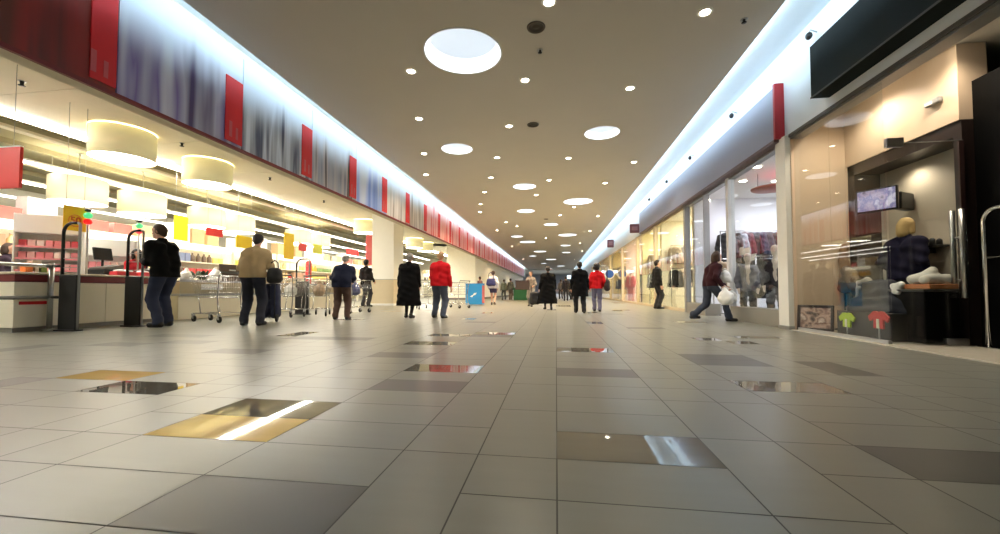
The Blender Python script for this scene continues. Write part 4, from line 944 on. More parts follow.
# chrome hoop gate at the right picture edge
g = on_z(991, 349.5)
t = thing('security_gate', 'chrome security hoop at the right picture edge beside the black pillar', 'security gate', (g.x-0.02, g.y, 0.012), R(-88))
hh = (349.5-210)*depth_m(g)
pts = [(0, 0, 0.02), (0, 0, hh-0.14)]+[(0.14-0.14*math.cos(i*PI/16), 0, hh-0.14+0.14*math.sin(i*PI/16)) for i in range(1, 9)]+[(0.36, 0, hh)]+[(0.36+0.14*math.sin(i*PI/16), 0, hh-0.14+0.14*math.cos(i*PI/16)) for i in range(1, 9)]+[(0.50, 0, 0.02)]
obj('hoop', MB().use(M_chrome).tube(pts, 0.022, 12), parent=t)
obj('cross_bar', MB().use(M_chrome).tube([(0, 0, 0.98), (0.5, 0, 0.98)], 0.012, 8), parent=t)
obj('base_plate', MB().use(M_chrome).cbox((0.25, 0, 0.01), (0.62, 0.12, 0.02), bev=0.006), parent=t)
# a lit rack sliver at the very right edge
t = thing('shop_rack', 'small lit display rack at the right picture edge behind the hoop', 'display rack', (6.4, y_at(999, 6.4)-0.55, 0.012))
obj('back_panel', MB().use(M_blackpanel).box(0.3, 0.34, 0, 1.4, 0, 2.4), parent=t)
for i, z in enumerate((1.2, 1.6, 2.0)): obj('shelf', MB().use(M_white).box(0, 0.3, 0, 1.4, z, z+0.02), parent=t)
for i, (z, c) in enumerate(((1.22, (190, 180, 170)), (1.62, (150, 60, 60)), (2.02, (210, 206, 200)))):
    for j in range(3):
        o = obj('display_box', pack_mesh('display_box', c, 0.2, 0.3, 0.26), loc=(6.52, y_at(999, 6.4)-0.3+0.4*j, z+0.0125)); tag(o, '%s box on the lit rack behind the chrome hoop' % ['beige', 'dark red', 'white'][i], 'box', '%s boxes on the lit rack' % ['beige', 'dark red', 'white'][i])

# ---- white post, grey fascia sign with red end
yp0, yp1 = GY(793), GY(783)
mb = MB().use(M_post); mb.box(XW-0.06, XW+0.30, Y1+0.02, yp1+0.02, 0.05, SHZ); po = struct('pillar_post', mb)
mb = MB().use(M_metal); mb.box(XW-0.07, XW+0.31, Y1+0.01, yp1+0.03, 0.0, 0.06); obj('foot', mb, parent=po)
ys0, ys1 = y_at(783, XW-0.07), y_at(640, XW-0.14)
t = thing('shop_sign', 'long blank grey fascia sign with red end above the clothes shop', 'sign', (XW, ys0, 3.19))
obj('panel', MB().use(mat('sign_grey', (150, 154, 174), 0.5, var=0.02)).cbox((-0.07, (ys1-ys0)/2+0.02, 0.44), (0.135, ys1-ys0-0.04, 0.88), bev=0.005), parent=t)
obj('red_end', MB().use(mat('sign_end_red', (176, 24, 34), 0.45)).cbox((-0.075, -0.01, 0.46), (0.149, 0.06, 0.94), bev=0.005), parent=t)
obj('bottom_trim', MB().use(mat('trim_red', (96, 74, 76), 0.5)).box(-0.14, 0, 0.03, ys1-ys0, -0.05, -0.001), parent=t)

# ---- generic shop bay
def bay(i, y0, y1, depth, wallc, ceilc, lightc, e, back=True):
    mw = mat('bay_wall_%d' % i, wallc, 0.7, var=0.03)
    mb = MB().use(mw); mb.box(XW+depth, XW+depth+0.1, y0, y1, 0, 3.4); mb.box(XW+0.25, XW+depth, y1-0.06, y1-0.001, 0, 3.4); mb.box(XW+0.25, XW+depth, y0+0.001, y0+0.06, 0, 3.4)
    struct('wall_bay', mb)
    mb = MB().use(mat('bay_ceiling_%d' % i, ceilc, 0.7)); mb.box(XW+0.2, XW+depth+0.1, y0, y1, 3.32, 3.4); struct('ceiling_bay', mb)
    area('bay_lamp', (XW+depth*0.5, (y0+y1)/2, 3.27), (0, 0, 0), depth*0.5, (y1-y0)*0.6, e, lightc)
M_mull = mat('mullion_white', (232, 232, 230), 0.4)
def mull(lb, y, w=0.10, m=None, z1=SHZ):
    o = struct('trim_%d' % (20+int(y*10)), MB().use(m or M_frame).box(XW-0.02, XW+0.12, y-w/2, y+w/2, 0, z1-0.001)); return o
# shop 2: clothes shop
yA, yB, yC, yD = yp1+0.03, GY(729.5), GY(706), GY(686)
bay(2, yA, yD, 4.6, (232, 232, 236), (238, 236, 236), (244, 246, 255), 120)
mb = MB().use(M_sill); mb.box(XW-0.01, XW+0.35, yA+0.01, yB-0.03, 0, 0.30); struct('trim_12', mb)
mb = MB().use(M_sill); mb.box(XW-0.01, XW+0.35, yC, yD-0.05, 0, 0.30); struct('trim_13', mb)
mb = MB().use(M_frame); mb.box(XW-0.0, XW+0.14, yA, yD, SHZ-0.09, SHZ-0.001); struct('trim_14', mb)
pane('window_14', yA+0.02, yB-0.06, 0.30, SHZ-0.09); pane('window_15', yC, yD-0.08, 0.30, SHZ-0.09)
mull('', yB, 0.12, M_mull); mull('', yD, 0.18, mat('mullion_grey', (140, 138, 134), 0.5)); mull('', yC+0.03, 0.05, M_frame)
# interior lamps of shop 2
for px, py, x, lb in ((707, 200, 5.0, 'round ceiling spot in the clothes shop, left of the other spots'), (698, 203.5, 4.5, 'round ceiling spot in the clothes shop, furthest left'), (743, 181, 5.2, 'round ceiling spot in the clothes shop, nearest the grey sign'), (776, 181, 6.5, 'round ceiling spot in the clothes shop, nearest the white post'), (757, 167, 4.6, 'round ceiling spot in the clothes shop just below the sign')):
    p = on_z(px, py, 3.31); t = thing('ceiling_spotlight', lb, 'spotlight', (p.x, p.y, 3.319), 0, 'spots in the clothes shop ceiling')
    obj('trim_ring', MB().use(M_white).lathe([(0.085, -0.012), (0.11, -0.014), (0.12, -0.0005)], n=20), parent=t); obj('lens', MB().use(M_lamp).lathe([(0.001, -0.011), (0.088, -0.011)], n=20), parent=t)
p = on_z(772, 189.5, 2.95)
t = thing('ceiling_ring', 'flat dark red disc hanging under the clothes shop ceiling', 'ceiling disc', (p.x, p.y, 2.95)); obj('disc', MB().use(mat('disc_red', (150, 44, 40), 0.5)).lathe([(0.001, 0), (0.40, 0), (0.42, 0.015), (0.42, 0.04), (0.001, 0.06)], n=40), parent=t)
for dx in (-0.3, 0.3): obj('hanger_rod', MB().use(M_alu).tube([(dx, 0, 0.055), (dx, 0, 0.369)], 0.01, 6), parent=t)
strip = thing('ceiling_strip_light', 'white strip light across the clothes shop ceiling', 'strip light', (7.0, y_at(735, 7.0), 3.1)); obj('housing', MB().use(M_white).box(-2.0, 0.6, -0.06, 0.06, 0, 0.05), parent=strip); obj('diffuser', MB().use(mat('cool_tube', (240, 246, 255), 0.5, emit=5, var=0)).box(-1.95, 0.55, -0.05, 0.05, -0.03, -0.001), parent=strip)
for dx in (-1.5, 0.2): obj('hanger_rod', MB().use(M_alu).tube([(dx, 0, 0.05), (dx, 0, 0.219)], 0.008, 6), parent=strip)
# garments
def garment_mesh(seed, m, long=0.0):
    return sdf_mesh('garment', [((-0.13, 0, -0.10), (-0.15, 0, -0.62-long), 0.075, 0.085), ((0.13, 0, -0.10), (0.15, 0, -0.62-long), 0.075, 0.085), ((0, 0, -0.08), (0, 0, -0.6-long), 0.08, 0.09), ((-0.17, 0, -0.09), (-0.27, 0.02, -0.58), 0.065, 0.05), ((0.17, 0, -0.09), (0.27, 0.02, -0.58), 0.065, 0.05), ((-0.05, 0, -0.04), (0.05, 0, -0.04), 0.05, 0.05)],
                    m, 0.022, 0.03, [lambda X, Y, Z: -0.64-long-Z], 0.008, seed)
GCOL = [('black', (24, 22, 24)), ('dark brown', (52, 38, 34)), ('charcoal', (58, 58, 62)), ('grey', (150, 150, 156)), ('maroon', (84, 26, 36)), ('beige', (176, 158, 136)), ('navy', (36, 40, 60))]
gms = {n: [garment_mesh(s, mat('cloth_'+n, c, 0.85, var=0.15), lg) for s, lg in ((1, 0.0), (2, 0.22))] for n, c in GCOL}
hang = MB().use(M_alu); hang.tube([(-0.2, 0, -0.09), (0, 0, -0.02), (0.2, 0, -0.09)], 0.008, 6); hang.tube([(0, 0, -0.02), (0, 0, 0.03), (0.02, 0, 0.05), (0.03, 0, 0.03)], 0.004, 5); hang_me = hang.mesh('hanger')
def rail_of(lb, x, y, L_, z, colors, glb, ang, turn, step=0.30, lng=0):
    t = thing('clothes_rail', lb, 'clothes rail', (x, y, 0), ang); dx, dy = -math.sin(ang), math.cos(ang)
    obj('rail', MB().use(M_chrome).tube([(0, 0, z), (0, L_, z)], 0.014, 10), parent=t)
    for yy in (0.02, L_-0.02):
        obj('post', MB().use(M_chrome).tube([(0, yy, 0), (0, yy, z)], 0.014, 8), parent=t)
        obj('foot', MB().use(M_chrome).tube([(-0.25, yy, 0.014), (0.25, yy, 0.014)], 0.013, 8), parent=t)
    q = 0.16; i = 0
    while q < L_-0.1:
        n = colors[i % len(colors)]
        g = thing('hanging_jacket', '%s garment hanging on %s' % (n, glb), 'clothing', (x+dx*q, y+dy*q, z-0.05), ang+turn+random.uniform(-.12, .12), '%s garments on %s' % (n, glb))
        go = bpy.data.objects.new('jacket', gms[n][lng if random.random() < .7 else 0]); C.objects.link(go); go.parent = g
        ho = bpy.data.objects.new('hanger', hang_me); C.objects.link(ho); ho.parent = g
        q += step; i += 1
A = R(-90)
rail_of('clothes rail with dark coats just behind the right window of the clothes shop', 4.25, 9.3, 1.45, 1.38, ['charcoal', 'grey', 'black', 'dark brown', 'black', 'beige', 'black'], 'the front rail of the clothes shop', A, R(50), step=0.14, lng=1)
rail_of('upper wall rail of jackets in the clothes shop', 4.55, yD-0.55, 2.1, 2.30, ['charcoal', 'dark brown', 'grey', 'maroon', 'black', 'navy'], 'the upper rail of the clothes shop', A, R(55), step=0.16, lng=1)
rail_of('clothes rail left of the white mullion in the clothes shop', 4.0, yD-1.5, 0.5, 1.45, ['beige', 'charcoal'], 'the short rail left of the white mullion', A, R(50), step=0.22)
# mannequin torsos in shop 2 window
def mannequin(lb, x, y, top, bottom, rz, c1, c2, nm1, nm2, sc_=1.0):
    t = thing('mannequin', lb, 'mannequin', (x, y, 0.0), rz); t.scale = (sc_,)*3
    sk = mat('mannequin_skin', (210, 196, 180), 0.4)
    legs = [((s*0.09, 0, 0.9), (s*0.1, 0, 0.5), 0.08, 0.06) for s in (-1, 1)]+[((s*0.1, 0, 0.5), (s*0.1, 0, 0.08), 0.06, 0.04) for s in (-1, 1)]+[((s*0.1, -0.03, 0.04), (s*0.11, 0.14, 0.03), 0.04, 0.03) for s in (-1, 1)]
    body = legs+[((0, 0, 0.95), (0, 0, 1.35), 0.11, 0.12), ((0, 0, 1.4), (0, 0.01, 1.55), 0.05, 0.05), ((0, 0.02, 1.62), (0, 0.02, 1.70), 0.075, 0.085)]
    for s in (-1, 1): body += [((s*0.18, 0, 1.40), (s*0.24, 0, 1.10), 0.05, 0.04), ((s*0.24, 0, 1.10), (s*0.22, 0.08, 0.85), 0.04, 0.03), ((s*0.22, 0.08, 0.85), (s*0.21, 0.12, 0.72), 0.035, 0.02)]
    obj('figure', sdf_mesh('figure', body, sk, 0.016, 0.03), parent=t)
    jc = [((s*0.08, 0, 0.82), (s*0.10, 0, 1.34), 0.13, 0.12) for s in (-1, 1)]+[((s*0.17, 0, 1.40), (s*0.25, 0, 1.10), 0.075, 0.065) for s in (-1, 1)]+[((s*0.25, 0, 1.10), (s*0.23, 0.07, 0.88), 0.065, 0.05) for s in (-1, 1)]
    obj(nm1, sdf_mesh(nm1, jc, mat('mq_'+nm1+str(c1), c1, 0.85, var=0.15), 0.018, 0.04, [lambda X, Y, Z: 0.78-Z, lambda X, Y, Z: Z-1.5], 0.008, 3), parent=t)
    obj(nm2, sdf_mesh(nm2, [((s*0.09, 0, 0.92), (s*0.105, 0, 0.5), 0.10, 0.085) for s in (-1, 1)]+[((s*0.105, 0, 0.5), (s*0.105, 0, 0.10), 0.085, 0.07) for s in (-1, 1)], mat('mq_'+nm2+str(c2), c2, 0.85), 0.018, 0.03, [lambda X, Y, Z: 0.09-Z], 0.006, 4), parent=t)
    obj('base', MB().use(M_chrome).lathe([(0.2, 0.0), (0.2, 0.012), (0.001, 0.016)], n=24, cap=False), parent=t)
mannequin('mannequin in light grey jacket behind the white mullion window', 4.02, y_at(748, 4.02), 0, 0, R(160), (104, 106, 116), (34, 36, 44), 'jacket', 'trousers', 0.80)
mannequin('mannequin in black coat behind the right window beside the white post', 4.25, y_at(776, 4.25), 0, 0, R(150), (34, 30, 34), (30, 30, 34), 'coat', 'trousers', 0.86)
# price cards on the rails
for px, py, w, h, lb in ((742.5, 251, 4, 8, 'white narrow price card above the grey jacket mannequin'), (748, 252, 6, 9, 'white price card right of the narrow price card'), (752, 258.5, 10, 9, 'larger white price card below the other two cards')):
    x = XW+0.62; p = on_x(px, py, x); s = depth_m(p); yy0, yy1 = y_at(px-w/2, x), y_at(px+w/2, x)
    t = thing('price_card', lb, 'card', (x, (yy0+yy1)/2, p.z)); obj('card', MB().use(M_white).box(-0.004, 0.004, -(yy1-yy0)/2, (yy1-yy0)/2, -h*s/2, h*s/2), parent=t)
    obj('clip', MB().use(M_alu).tube([(0.0, 0, -h*s/2), (0.06, 0, 1.36-p.z), (0.13, 0, 1.36-p.z)], 0.004, 5), parent=t)
# dark triangular display roof in shop 2
p = on_x(745, 238, XW+3.6); s = depth_m(p)
t = thing('display_canopy', 'dark triangular canopy behind the window beside the white mullion', 'canopy', (p.x, p.y, p.z-0.25)); obj('canopy', MB().use(mat('canopy_dark', (60, 64, 66), 0.7)).prism([(-0.9, 0), (0.9, 0.0), (-0.7, 0.8)], 0, 0.7, 'yz'), parent=t); obj('post', MB().use(M_alu).tube([(0.35, 0, 0), (0.35, 0, -(p.z-0.25))], 0.025, 8), parent=t)
# ---- farther shops
segs = [(686, 655, (244, 236, 212), (255, 246, 222), 120), (655, 637, (244, 232, 190), (255, 244, 212), 150), (637, 622, (244, 224, 206), (255, 240, 222), 170), (622, 610, (246, 222, 160), (255, 240, 200), 190), (610, 600, (240, 224, 194), (255, 240, 212), 180), (600, 592, (230, 220, 204), (255, 244, 222), 180)]
for i, (a, b, wc, lc, e) in enumerate(segs):
    y0, y1 = GY(a)+0.1, GY(b)
    bay(3+i, y0, y1, 3.8, wc, (244, 238, 224), lc, e*1.1)
    m = mat('mullion_warm', (196, 180, 150), 0.5)
    mull('', y1, 0.14+0.04*i, m)
    pane('window_%d' % (20+i), y0+0.05, y1-0.15, 0.1, SHZ-0.09)
    ww = [q for q in bpy.data.objects if q.name == 'window_%d' % (20+i)][0]
    obj('bottom_rail', MB().use(m).box(-0.03, 0.03, 0, y1-y0-0.2, 0, 0.1), parent=ww)
    obj('head_rail', MB().use(m).box(-0.03, 0.03, 0, y1-y0-0.2, SHZ-0.09, SHZ-0.002), parent=ww)
    if i in (0, 1, 3):
        nm = ['first lit shop beyond the clothes shop', 'yellow lit shop', '', 'far golden lit shop'][i]
        rail_of('clothes rail inside the %s' % nm, XW+0.35, y1-0.9, 1.1, 1.45, ['black', 'beige', 'dark brown', 'charcoal'], 'the rail of the %s' % nm, A, R(50), step=0.24)
        rail_of('high wall rail inside the %s' % nm, XW+0.5, y1-0.35, 1.3, 2.35, ['beige', 'grey', 'beige', 'maroon'], 'the high rail of the %s' % nm, A, R(50), step=0.3)
mannequin('mannequin in pink dress colours inside the peach lit shop window', XW+0.32, y_at(631, XW+0.32), 0, 0, R(140), (226, 120, 120), (230, 150, 140), 'jacket', 'trousers')
mannequin('dark green mannequin leaning against the yellow lit shop window', XW+0.45, y_at(644.5, XW+0.45), 0, 0, R(140), (40, 70, 30), (30, 40, 30), 'coat', 'trousers')
mb = MB().use(M_cove); mb.box(XW, XW+0.2, GY(592), YEND, 0, SHZ); struct('wall_right_end', mb)
# projecting signs
M_mar = mat('bracket_maroon', (110, 66, 76), 0.6)
for px, py, lb in ((634.5, 228.5, 'small maroon projecting sign at the far end of the grey fascia'), (610.5, 243.5, 'small brown projecting sign beyond the maroon projecting sign')):
    p = on_x(px, py, XW-0.25); s = depth_m(p); t = thing('projecting_sign', lb, 'sign', p)
    obj('plate', MB().use(M_mar).cbox((0, 0, 0), (0.42, 0.08, 9*s if py < 235 else 8*s), bev=0.03), parent=t); obj('bracket', MB().use(M_black).tube([(0.2, 0, 0.1), (0.2505, 0, 0.1)], 0.02, 6), parent=t)
    obj('letter_plate', MB().use(mat('sign_mauve', (150, 110, 120), 0.5)).cbox((0, -0.045, 0), (0.26, 0.01, 4*s), bev=0.003), parent=t)
p = on_x(609.5, 274, XW-0.35); s = depth_m(p)
t = thing('projecting_sign', 'round blue sign with white rim projecting from the far golden shop', 'sign', p)
def disc(mb, r, y0, y1, n=28):
    return mb.add([(r*math.cos(k*2*PI/n), y, r*math.sin(k*2*PI/n)) for y in (y0, y1) for k in range(n)], [list(range(n))[::-1], list(range(n, 2*n))]+[(k, (k+1) % n, n+(k+1) % n, n+k) for k in range(n)])
obj('disc', disc(MB().use(mat('sign_blue', (50, 96, 190), 0.5)), 4.0*s, -0.05, -0.031), parent=t); obj('rim', disc(MB().use(M_white), 5.0*s, -0.03, 0.03), parent=t); obj('bracket', MB().use(M_alu).tube([(0.2, 0, 0), (0.3505, 0, 0)], 0.03, 8), parent=t)
# spots added to brighten the inside of shop 1, without fittings of their own
for x, y, e in ((4.25, Y1-0.8, 42), (4.25, Y1-2.0, 42), (4.8, pR+1.0, 12), (6.5, 2.0, 40)):
    spot('shop_fill_spot', (x, y, 3.46 if x != 4.8 else 2.4), e, 150, (255, 238, 214), 0.05)
# ================================================================== PEOPLE
SKIN = mat('skin', (206, 160, 136), 0.55, var=0.05)
HAIRS = {'dark': (34, 26, 22), 'brown': (66, 46, 34), 'grey': (140, 134, 126), 'sandy': (168, 134, 96), 'blond': (196, 166, 110), 'black': (18, 16, 16)}
def V3(*a): return np.array(a, float)
def ik(a, b, l1, l2, pole):
    d = b-a; L = np.linalg.norm(d); m = l1+l2-0.002
    if L > m: b = a+d/L*m; d = b-a; L = m
    n = d/L; x = (l1*l1-l2*l2+L*L)/(2*L); h = math.sqrt(max(0, l1*l1-x*x))
    p = pole-n*(pole @ n); p = p/max(1e-6, np.linalg.norm(p))
    return a+n*x+p*h, b
def person(lb, loc, face_deg, H=1.7, feet=None, wrists=None, lean=0.0, head_yaw=0.0, head_pitch=0.0, top=None, bottom=None, shoes=(20, 18, 18), hair='dark', hair_style='short',
           coat=None, skirt_w=0.2, legwear=None, vox=0.010, build=1.0, curl=0.6, hood=False, sway=0.0, group=None, cat='person', short_z=None, jacket_hem=0.84, arm_down=0.0):
    """feet: [(x,y,lift)]*2 (left,right) before scaling to H; face_deg: heading of the local +Y axis, degrees from world +Y, anticlockwise"""
    s = H/1.75
    t = thing('person', lb, cat, loc, R(face_deg), group)
    feet = feet or [(-0.11, 0.0, 0), (0.11, 0.02, 0)]; 
    seed = abs(hash(lb)) % 1000 if False else sum(map(ord, lb)) % 997
    mx = (feet[0][0]+feet[1][0])/2*0.6; my = (feet[0][1]+feet[1][1])/2
    spread = abs(feet[0][1]-feet[1][1])
    pel = V3(mx, my, 0.95-0.10*spread)
    ch = pel+V3(0, lean*0.75, 0.38-0.3*lean*lean); nb = pel+V3(0, lean*1.15, 0.525-0.5*lean*lean); hd = nb+V3(0, lean*0.35+0.02, 0.165)
    cy, sy = math.cos(R(head_yaw)), math.sin(R(head_yaw)); cp, sp = math.cos(R(head_pitch)), math.sin(R(head_pitch))
    def HP(x, y, z):       # head frame, pitch forward (down) positive, yaw anticlockwise
        y2 = y*cp+z*sp; z2 = -y*sp+z*cp
        return hd+V3(x*cy-y2*sy, x*sy+y2*cy, z2)
    sh = [nb+V3(sx*0.168*build, -0.005, -0.085) for sx in (-1, 1)]
    wrists = wrists or [(-0.27, 0.05, 0.80), (0.27, 0.05, 0.80)]
    arms = []
    for i, sx in enumerate((-1, 1)):
        w = V3(*wrists[i]); el, w2 = ik(sh[i], w, 0.30, 0.265, V3(sx*0.45, -1, -0.25)); arms.append((sh[i], el, w2))
    legs = []
    for i, sx in enumerate((-1, 1)):
        hp = pel+V3(sx*0.092, 0, -0.03); fx, fy, fl = feet[i]; an = V3(fx, fy, 0.085+fl)
        kn, an2 = ik(hp, an, 0.44, 0.43, V3(sx*0.08, 1, 0)); legs.append((hp, kn, an2))
    b = build
    body = []
    for sx in (-1, 1):
        body += [(pel+V3(sx*.07*b, -.01, 0.0), ch+V3(sx*.085*b, 0, 0), .095*b, .095*b), (nb+V3(0, 0, -.04), nb+V3(sx*.14*b, 0, -.085), .052, .052)]
    body += [(nb+V3(0, 0, -.05), HP(0, -.01, -.04), .058, .052)]
    body += [(HP(0, -.012, .02), HP(0, -.005, .035), .086, .082), (HP(0, .02, -.01), HP(0, .055, -.085), .068, .036), (HP(-.03, .05, .035), HP(.03, .05, .035), .04, .04, .02)]
    body += [(HP(0, .082, .015), HP(0, .106, -.022), .010, .016, .012), (HP(-.014, .095, -.026), HP(.014, .095, -.026), .009, .009, .01)]
    body += [(HP(-.022, .086, -.058), HP(.022, .086, -.058), .010, .010, .012), (HP(0, .078, -.095), HP(0, .08, -.09), .02, .02, .02)]
    for sx in (-1, 1): body += [(HP(sx*.083, -.012, .005), HP(sx*.088, -.018, -.025), .017, .012, .01)]
    for i, sx in enumerate((-1, 1)):
        S, E, W = arms[i]
        body += [(S, E, .052, .040), (E, W, .042, .027)]
        hp, kn, an = legs[i]
        body += [(hp, kn, .088*b, .056), (kn, an, .055, .036), (kn+(an-kn)*.1+V3(0, -.015, 0), kn+(an-kn)*.45+V3(0, -.02, 0), .05, .042)]
    # hands: palm, four curled fingers, thumb
    for i, sx in enumerate((-1, 1)):
        S, E, W = arms[i]; f = W-E; f = f/np.linalg.norm(f)
        inn = V3(-sx, 0.15, 0); side = np.cross(f, inn); side /= np.linalg.norm(side); inn = np.cross(side, f)   # inn: palm faces the body
        if side[1] < 0: side = -side
        K = W+f*.085
        for q in (-1, 0, 1): body.append((W+side*.016*q, K+side*.027*q, .019, .016, .015))
        for q, ln in ((-1.5, .062), (-.5, .072), (.5, .078), (1.5, .070)):
            k0 = K+side*.0185*q; d1 = f*math.cos(curl*.6)+inn*math.sin(curl*.6); d2 = f*math.cos(curl*1.7)+inn*math.sin(curl*1.7)
            k1 = k0+d1*ln*.55; k2 = k1+d2*ln*.5
            body += [(k0, k1, .0105, .0095, .006), (k1, k2, .0095, .0085, .006)]
        th0 = W+f*.025+side*.03; th1 = th0+f*.035+side*.028+inn*.008; th2 = th1+f*.032+side*.004+inn*.012
        body += [(th0, th1, .014, .0115, .01), (th1, th2, .0115, .0095, .006)]
    for i, sx in enumerate((-1, 1)):       # feet inside the shoes
        hp, kn, an = legs[i]; body.append((V3(an[0], an[1]-.03, an[2]-.045), V3(an[0]+sx*.02, an[1]+.11, an[2]-.055), .034, .026))
    def S_(cs): return [(np.array(c[0])*s, np.array(c[1])*s, c[2]*s, c[3]*s)+((c[4]*s,) if len(c) > 4 else ()) for c in cs]
    obj('body', sdf_mesh('body', S_(body), SKIN, vox*s, .025*s), parent=t)
    # eyes and mouth
    for sx in (-1, 1):
        e = MB().use(mat('eye_white', (226, 220, 212), 0.3)); c = HP(sx*.031, .083, .012)*s; e.ell(c, (.0125*s, .010*s, .008*s), 10, 7); eo = obj('eye', e, parent=t)
        pu = MB().use(M_black); c2 = HP(sx*.031, .0915, .012)*s; pu.ell(c2, (.0055*s, .003*s, .0055*s), 8, 6); obj('iris', pu, parent=eo)
        br = MB().use(mat('hair_'+hair, HAIRS[hair], 0.7)); br.tube([HP(sx*.014, .093, .032)*s, HP(sx*.032, .090, .038)*s, HP(sx*.048, .078, .031)*s], .0045*s, 6); obj('eyebrow', br, parent=t)
    lp = MB().use(mat('lips', (166, 96, 88), 0.5)); lp.tube([HP(-.022, .088, -.058)*s, HP(0, .099, -.056)*s, HP(.022, .088, -.058)*s], [.004*s, .0065*s, .004*s], 8); obj('lips', lp, parent=t)
    # hair
    if hair:
        mh = mat('hair_'+hair, HAIRS[hair], 0.7, var=0.35, scale=40)
        hc = [(HP(0, -.018, .030), HP(0, -.008, .045), .098, .092)]
        if hair_style in ('short', 'bob', 'long'): hc += [(HP(0, -.045, .0), HP(0, -.055, -.04), .075, .06)]
        if hair_style in ('bob', 'long'):
            for sx in (-1, 1): hc.append((HP(sx*.065, -.02, .03), HP(sx*.08, -.015, -.09), .045, .04))
            hc.append((HP(0, -.06, .0), HP(0, -.075, -.10), .075, .07))
        if hair_style == 'long': hc.append((HP(0, -.06, -.08), HP(0, -.085, -.24), .09, .07))
        if hair_style == 'curly':
            rs = np.random.RandomState(3); hc.append((HP(0, -.04, .02), HP(0, -.05, .0), .12, .11))
            for q in range(26):
                a_, e_ = rs.rand()*6.28, rs.rand()*2-0.6
                if math.sin(a_) > .6 and e_ < .6: continue
                r_ = .12; c_ = HP(r_*math.cos(a_)*math.cos(e_), -.03+r_*math.sin(a_)*math.cos(e_), .01+r_*math.sin(e_)); hc.append((c_, c_, .035, .035))
        fz = hd*s; cutn = V3(-sy, cy, 0)
        zf = (.052 if hair_style != 'curly' else .045)*s
        def face_cut(X, Y, Z):     # open the face: ahead of the ears and below the hair line
            ahead = (X-fz[0])*cutn[0]+(Y-fz[1])*cutn[1]
            return np.minimum(ahead-.028*s, zf-(Z-fz[2])+0.25*ahead) if False else np.minimum(ahead-.022*s, -(Z-fz[2])+zf)
        obj('hair', sdf_mesh('hair', S_(hc), mh, vox*.9*s, .02*s, [face_cut], .003*s, seed), parent=t)
    # trousers / legwear
    if bottom is not None:
        bc = []
        for i, sx in enumerate((-1, 1)):
            hp, kn, an = legs[i]
            bc += [(pel+V3(sx*.06*b, -.015, .06), hp+V3(0, -.015, 0), .105*b, .112*b), (hp, kn, .108*b, .08*b), (kn, an+V3(0, -.01, .0), .082*b, .068), (an+V3(0, 0, .05), an+V3(0, .02, -.02), .066, .062)]
        cl = [lambda X, Y, Z: .035*s-Z] if short_z is None else [lambda X, Y, Z: short_z*s-Z]
        cl.append(lambda X, Y, Z: Z-(pel[2]+.12)*s)
        obj('trousers' if short_z is None else 'shorts', sdf_mesh('trousers', S_(bc), mat('trousers_%d_%d_%d' % bottom, bottom, 0.85, var=0.15), vox*1.2*s, .03*s, cl, .005*s, seed), parent=t)
    if legwear is not None:
        lc = []
        for i in (0, 1):
            hp, kn, an = legs[i]; lc += [(hp, kn, .094, .061), (kn, an, .060, .041), (kn+(an-kn)*.1+V3(0, -.015, 0), kn+(an-kn)*.45+V3(0, -.02, 0), .054, .046)]
        obj('tights', sdf_mesh('tights', S_(lc), mat('tights_%d_%d_%d' % legwear, legwear, 0.8), vox*s, .02*s), parent=t)
    # shoes
    for i, sx in enumerate((-1, 1)):
        hp, kn, an = legs[i]; z0 = an[2]-.085
        sc_ = [(V3(an[0], an[1]-.045, z0+.045), V3(an[0]+sx*.025, an[1]+.15, z0+.035), .047, .042), (V3(an[0]+sx*.008, an[1]+.02, z0+.06), V3(an[0], an[1]-.02, z0+.10), .045, .045)]
        obj('shoe', sdf_mesh('shoe', S_(sc_), mat('shoe_%d_%d_%d' % shoes, shoes, 0.5), vox*.9*s, .02*s, [lambda X, Y, Z, z0=z0: z0*s-Z]), parent=t)
    # jacket or coat
    if top is not None or coat is not None:
        col, hem = (top, jacket_hem) if coat is None else coat
        jc = []
        for sx in (-1, 1):
            jc += [(pel+V3(sx*.075*b, -.01, -.08), pel+V3(sx*.08*b, -.005, .12), .135*b, .125*b), (pel+V3(sx*.08*b, -.005, .1), ch+V3(sx*.095*b, 0, 0), .125*b, .130*b),
                   (ch+V3(sx*.09*b, -.01, 0), nb+V3(sx*.09*b, -.01, -.10), .122*b, .085), (nb+V3(sx*.02, -.01, -.035), nb+V3(sx*.15*b, -.005, -.09), .070, .070)]
        for i in (0, 1):
            S, E, W = arms[i]; jc += [(S, E, .074*b, .062), (E, E+(W-E)*.93, .062, .047)]
        jc += [(nb+V3(0, -.012, -.05), nb+V3(0, -.008, .015), .075, .068)]
        if hood: jc += [(nb+V3(-.07, -.08, -.04), nb+V3(.07, -.08, -.04), .07, .07), (nb+V3(0, -.10, -.06), nb+V3(0, -.09, -.12), .08, .06)]
        if coat is not None:
            for sx in (-1, 1): jc += [(pel+V3(sx*.08*b, -.01, 0), V3(pel[0]*.8+sx*(.06+skirt_w*.35)+sway, pel[1]-.01, hem-.04), .14*b, .14+skirt_w*.35)]
            jc += [(pel+V3(0, -.02, 0), V3(pel[0]*.8+sway, pel[1]-.03, hem-.04), .14*b, .14+skirt_w*.35)]
        hz = hem*s; nz = (nb[2]+.055)*s
        ncy, nr = nb*s, .16*s
